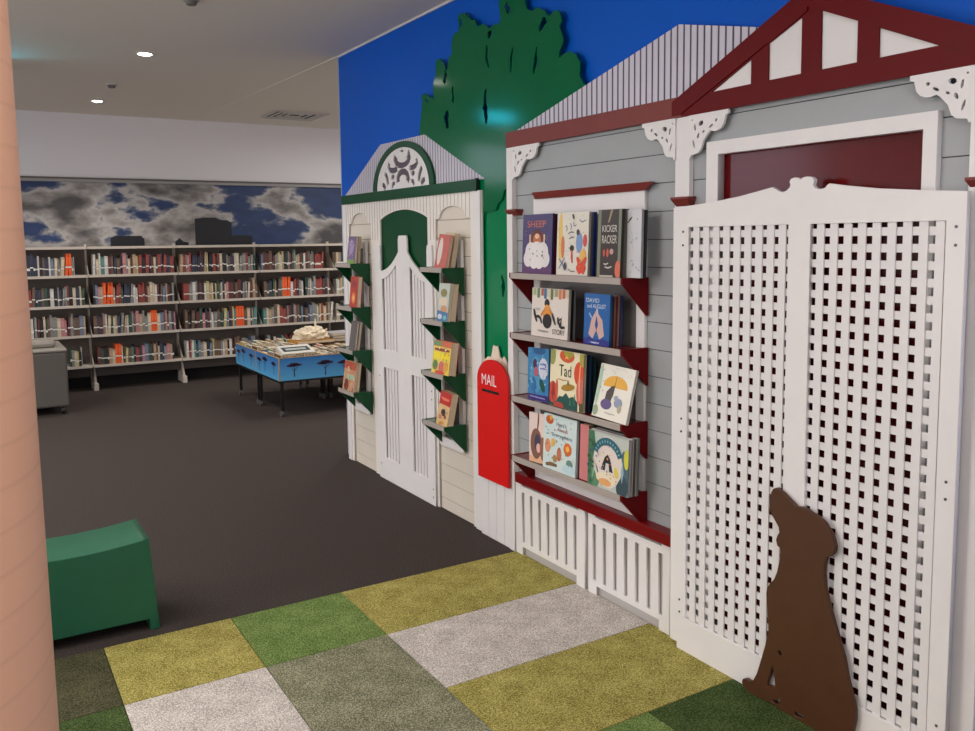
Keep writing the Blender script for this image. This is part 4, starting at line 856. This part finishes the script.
# ------------------------------------------------------------------ green curved stool
SG = M('stool_green', (34, 98, 70), .42, .4, .04, 6)
b = MB(); n = 20; xl, xr, yf, yb2 = .02, .592, 3.68, 3.985; zc = lambda u: .368+.023*((u-.46)/.54)**2
top = [(xl+(xr-xl)*i/n, zc(i/n)) for i in range(n+1)]
prof = [(xl-.028, 0)]+[(xl, top[0][1])][:0]+top+[(xr+.028, 0), (xr-.012, 0), (xr-.014, .048), (xl+.014, .048), (xl+.012, 0)]
me = curve_mesh('body', [prof], yb2-yf, .003)
for v in me.vertices: a_, b_, c_ = v.co; v.co = (a_, (yf+yb2)/2-c_, b_)
me.materials.clear(); me.materials.append(SG)
bmx = bmesh.new(); bmx.from_mesh(me); bmesh.ops.recalc_face_normals(bmx, faces=bmx.faces); bmx.to_mesh(me); bmx.free()
st = place('stool', me); tag(st, 'small green stool with dipped seat beside the peach column on charcoal carpet', 'stool')

# ------------------------------------------------------------------ peach column
b = MB(); r_ = .30; cx_, cy_ = -.2065, 1.486
m = bpy.data.materials.new('peach_column_paint'); m.use_nodes = True; nt = m.node_tree; bs = nt.nodes['Principled BSDF']; bs.inputs['Roughness'].default_value = .55
tc = nt.nodes.new('ShaderNodeTexCoord'); n1 = nt.nodes.new('ShaderNodeTexNoise'); n1.inputs['Scale'].default_value = 3; n1.inputs['Detail'].default_value = 5
rp = nt.nodes.new('ShaderNodeValToRGB'); rp.color_ramp.elements[0].color = lin((240, 178, 138)); rp.color_ramp.elements[1].color = lin((248, 194, 156))
nt.links.new(tc.outputs['Object'], n1.inputs['Vector']); nt.links.new(n1.outputs['Fac'], rp.inputs['Fac'])
def mth(op, a_, b_=None):
    k = nt.nodes.new('ShaderNodeMath'); k.operation = op
    for i_, q_ in enumerate((a_, b_)):
        if q_ is None: continue
        if isinstance(q_, (int, float)): k.inputs[i_].default_value = q_
        else: nt.links.new(q_, k.inputs[i_])
    return k.outputs[0]
sx_ = nt.nodes.new('ShaderNodeSeparateXYZ'); nt.links.new(tc.outputs['Object'], sx_.inputs[0])
ang = mth('DIVIDE', mth('ARCTAN2', sx_.outputs['Y'], sx_.outputs['X']), 2*PI)
fr = mth('FRACT', mth('SUBTRACT', mth('DIVIDE', sx_.outputs['Z'], .058), ang))
rs = nt.nodes.new('ShaderNodeValToRGB'); es = rs.color_ramp.elements
es[0].position = 0; es[0].color = (.80,.76,.74,1); es[1].position = .10; es[1].color = (1,1,1,1)
for p_, v_ in ((.9,1), (1.0,.88)): q_ = es.new(p_); q_.color = (v_,v_,v_,1)
nt.links.new(fr, rs.inputs['Fac'])
mu = nt.nodes.new('ShaderNodeMix'); mu.data_type = 'RGBA'; mu.blend_type = 'MULTIPLY'; mu.inputs[0].default_value = .45
nt.links.new(rp.outputs['Color'], mu.inputs[6]); nt.links.new(rs.outputs['Color'], mu.inputs[7]); nt.links.new(mu.outputs[2], bs.inputs['Base Color'])
N_ = 96; H_ = 60
vs = []; fs = []
for j in range(H_+1):
    zz = CH*j/H_
    for i in range(N_):
        t_ = 2*PI*i/N_; vs.append((cx_+(r_+.002-.0077*zz)*math.cos(t_), cy_+(r_+.002-.0077*zz)*math.sin(t_), zz))
for j in range(H_):
    for i in range(N_): fs.append((j*N_+i, j*N_+(i+1)%N_, (j+1)*N_+(i+1)%N_, (j+1)*N_+i))
b.add(vs, fs, m)
col_t = thing('column', 'thick round peach painted column with faint spiral seams at the left edge', 'column', (cx_, cy_, 0))
so = b.build('shaft', col_t, smooth=True)
so.data.transform(Matrix.Identity(4))

# ------------------------------------------------------------------ ceiling fittings
EM = M('lamp_glow', (255, 250, 240), .5, emit=26)
RING = M('fitting_white', (205, 200, 195), .5)
pos = [(1.20, 6.62, 'round recessed downlight, the nearer bright one on the ceiling'), (1.23, 9.35, 'round recessed downlight, the farther bright one by the back wall')]
extra = [(1.24, 4.3), (-1.2, 4.3), (-1.2, 6.85), (-1.2, 9.35), (3.6, 7.6), (4.9, 9.2)]
for i, (x_, y_, lb) in enumerate(pos+[(a, c, 'round recessed ceiling downlight outside the view') for a, c in extra]):
    zc_ = cz(y_)
    t = thing('ceiling_downlight', lb, 'downlight', (x_, y_, zc_-.012), 'round recessed ceiling downlights')
    MB().cyl((x_, y_, zc_-.008), .06, .01, RING, 2, 28).build('trim_ring', t)
    MB().cyl((x_, y_, zc_-.0105), .045, .004, EM, 2, 28).build('diffuser', t)
    L = bpy.data.lights.new('downlight_lamp', 'SPOT'); L.energy = 95 if y_ > 6 else 30; L.spot_size = math.radians(125); L.spot_blend = .6; L.shadow_soft_size = .06; L.color = (1, .93, .84)
    lo = bpy.data.objects.new('downlight_lamp', L); COL.objects.link(lo); lo.location = (x_, y_, zc_-.03)
for x_, y_, lb in ((1.16, 5.0, 'small round smoke detector on the ceiling at the top edge of view'), (1.2, 8.2, 'small pale sprinkler head on the ceiling between both downlights')):
    t = thing('smoke_detector', lb, 'smoke detector', (x_, y_, cz(y_)-.03))
    MB().cyl((x_, y_, cz(y_)-.012), .046, .014, RING, 2, 24).build('mounting_plate', t); MB().cyl((x_, y_, cz(y_)-.034), .026, .024, M('detector_dark', (110,106,102), .6), 2, 20, .036).build('sensor_head', t)
vx, vy = 3.25, 9.42
t = thing('ceiling_vent', 'square four-way air vent set in the ceiling near the mural wall end', 'vent', (vx, vy, cz(vy)-.02))
for k, s_ in enumerate((.30, .23, .16, .09)):
    z_ = cz(vy)-.016+.003*k
    b = MB(); i_ = s_-.028
    for sx_, sy_, wx, wy in ((0,s_-.014,s_,.014),(0,-s_+.014,s_,.014),(s_-.014,0,.014,s_-.028),(-s_+.014,0,.014,s_-.028)):
        b.box(vx+sx_-wx, vx+sx_+wx, vy+sy_-wy, vy+sy_+wy, z_-.004, z_+.004, RING)
    b.build('louvre_ring', t)
MB().box(vx-.27, vx+.27, vy-.27, vy+.27, cz(vy)-.004, cz(vy)+.0, M('vent_dark', (44,42,42), .8)).build('duct_opening', t)

# hanging cyan sign light, hidden behind the column but mirrored in the tree paint
lx, ly = .13, 7.36
tq = thing('hanging_lightbox', 'glowing cyan lightbox hung under the ceiling behind the peach column', 'lightbox', (lx, ly, 2.74))
MB().box(lx-.18, lx+.18, ly, ly+.05, 2.74, 2.87, M('lightbox_case', (60, 60, 62), .5)).build('case', tq)
MB().box(lx-.17, lx+.17, ly-.006, ly, 2.75, 2.86, M('cyan_glow', (60, 215, 245), .5, emit=17)).build('screen', tq)
for xq in (lx-.14, lx+.14): MB().box(xq-.004, xq+.004, ly+.02, ly+.028, 2.87, cz(ly)-.002, BLACK).build('hanger_rod', tq)
# high daylight windows on the far left, mirrored in the gloss paint of the cut-outs
DAY = M('daylight_pane', (226, 236, 255), .2, emit=3.2)
w1 = MB().box(-3.1, -1.35, 10.548, 10.556, 2.42, 2.92, DAY)
struct(w1.build('window_1'))
w2 = MB().box(-4.098, -4.09, 7.0, 9.6, 2.0, 2.8, DAY)
struct(w2.build('window_2'))

# ------------------------------------------------------------------ lights
def area(name, loc, size, energy, col, rot=(0,0,0)):
    L = bpy.data.lights.new(name, 'AREA'); L.shape = 'RECTANGLE'; L.size, L.size_y = size; L.energy = energy; L.color = col
    o = bpy.data.objects.new(name, L); COL.objects.link(o); o.location = loc; o.rotation_euler = rot; return o
area('front_fill_light', (-1.0, -2.9, 1.7), (4.0, 2.0), 105, (1, .985, .98), (math.radians(-90), 0, math.radians(0)))  # soft fill added behind the camera, no window modelled there
area('ceiling_fill_light', (-.9, 2.6, 2.92), (1.2, 2.4), 62, (1, .97, .94))  # unseen overhead fills added to brighten facade and back room, no fixtures
area('ceiling_fill_light', (.9, .4, 2.92), (1.2, 1.2), 16, (1, .97, .95))
area('ceiling_fill_light', (-2.3, 6.6, 2.9), (1.6, 3.0), 150, (1, .97, .94))
area('ceiling_fill_light', (4.6, 8.3, 2.9), (1.6, 2.4), 60, (1, .96, .9))
area('side_fill_light', (-4.0, 3.4, 1.7), (3.6, 2.0), 150, (1, .96, .92), (0, math.radians(-90), 0))  # soft fill added from the left, no window modelled there

zc_ = CH  # out-of-view lamp and fitting added to brighten the column
t = thing('ceiling_downlight', 'unseen warm ceiling lamp added to brighten the peach column', 'downlight', (.42, .55, zc_-.012))
MB().cyl((.42, .55, zc_-.008), .06, .01, RING, 2, 28).build('trim_ring', t); MB().cyl((.42, .55, zc_-.0105), .045, .004, EM, 2, 28).build('diffuser', t)
L = bpy.data.lights.new('column_fill_lamp', 'SPOT'); L.energy = 66; L.spot_size = math.radians(150); L.spot_blend = .5; L.shadow_soft_size = .08; L.color = (1, .86, .72)
lo = bpy.data.objects.new('column_fill_lamp', L); COL.objects.link(lo); lo.location = (.42, .55, zc_-.03)

w = bpy.data.worlds.new('room_air'); S.world = w; w.use_nodes = True
w.node_tree.nodes['Background'].inputs[0].default_value = (.8, .85, 1, 1); w.node_tree.nodes['Background'].inputs[1].default_value = .15

# ------------------------------------------------------------------ camera
f, cx, cy, r, p, yw = 861.48, 487.5, 321.91, .0114, .0951, .5462
cyy, sy, cp, sp, cr_, sr = math.cos(yw), math.sin(yw), math.cos(p), math.sin(p), math.cos(r), math.sin(r)
F = Vector((sy*cp, cyy*cp, -sp)); rt_ = Vector((cyy, -sy, 0)); dn = F.cross(rt_)
R2 = cr_*rt_+sr*dn; D2 = -sr*rt_+cr_*dn
cam = bpy.data.cameras.new('camera'); co = bpy.data.objects.new('camera', cam); COL.objects.link(co)
co.matrix_world = Matrix(((R2.x, -D2.x, -F.x, 0), (R2.y, -D2.y, -F.y, 0), (R2.z, -D2.z, -F.z, 1.6), (0, 0, 0, 1)))
cam.sensor_width = 36; cam.lens = f*36/975; cam.sensor_fit = 'HORIZONTAL'
cam.shift_y = (cy-365.5)/975; cam.clip_start = .05
S.camera = co
for o in list(bpy.data.objects):
    if '_world' in o: del o['_world']

S.view_settings.view_transform = 'Standard'; S.view_settings.look = 'None'; S.view_settings.gamma = 1; S.view_settings.use_curve_mapping = False
S.view_settings.exposure = -0.4
S.cycles.use_denoising = True
S.cycles.max_bounces = 8; S.cycles.sample_clamp_indirect = 8
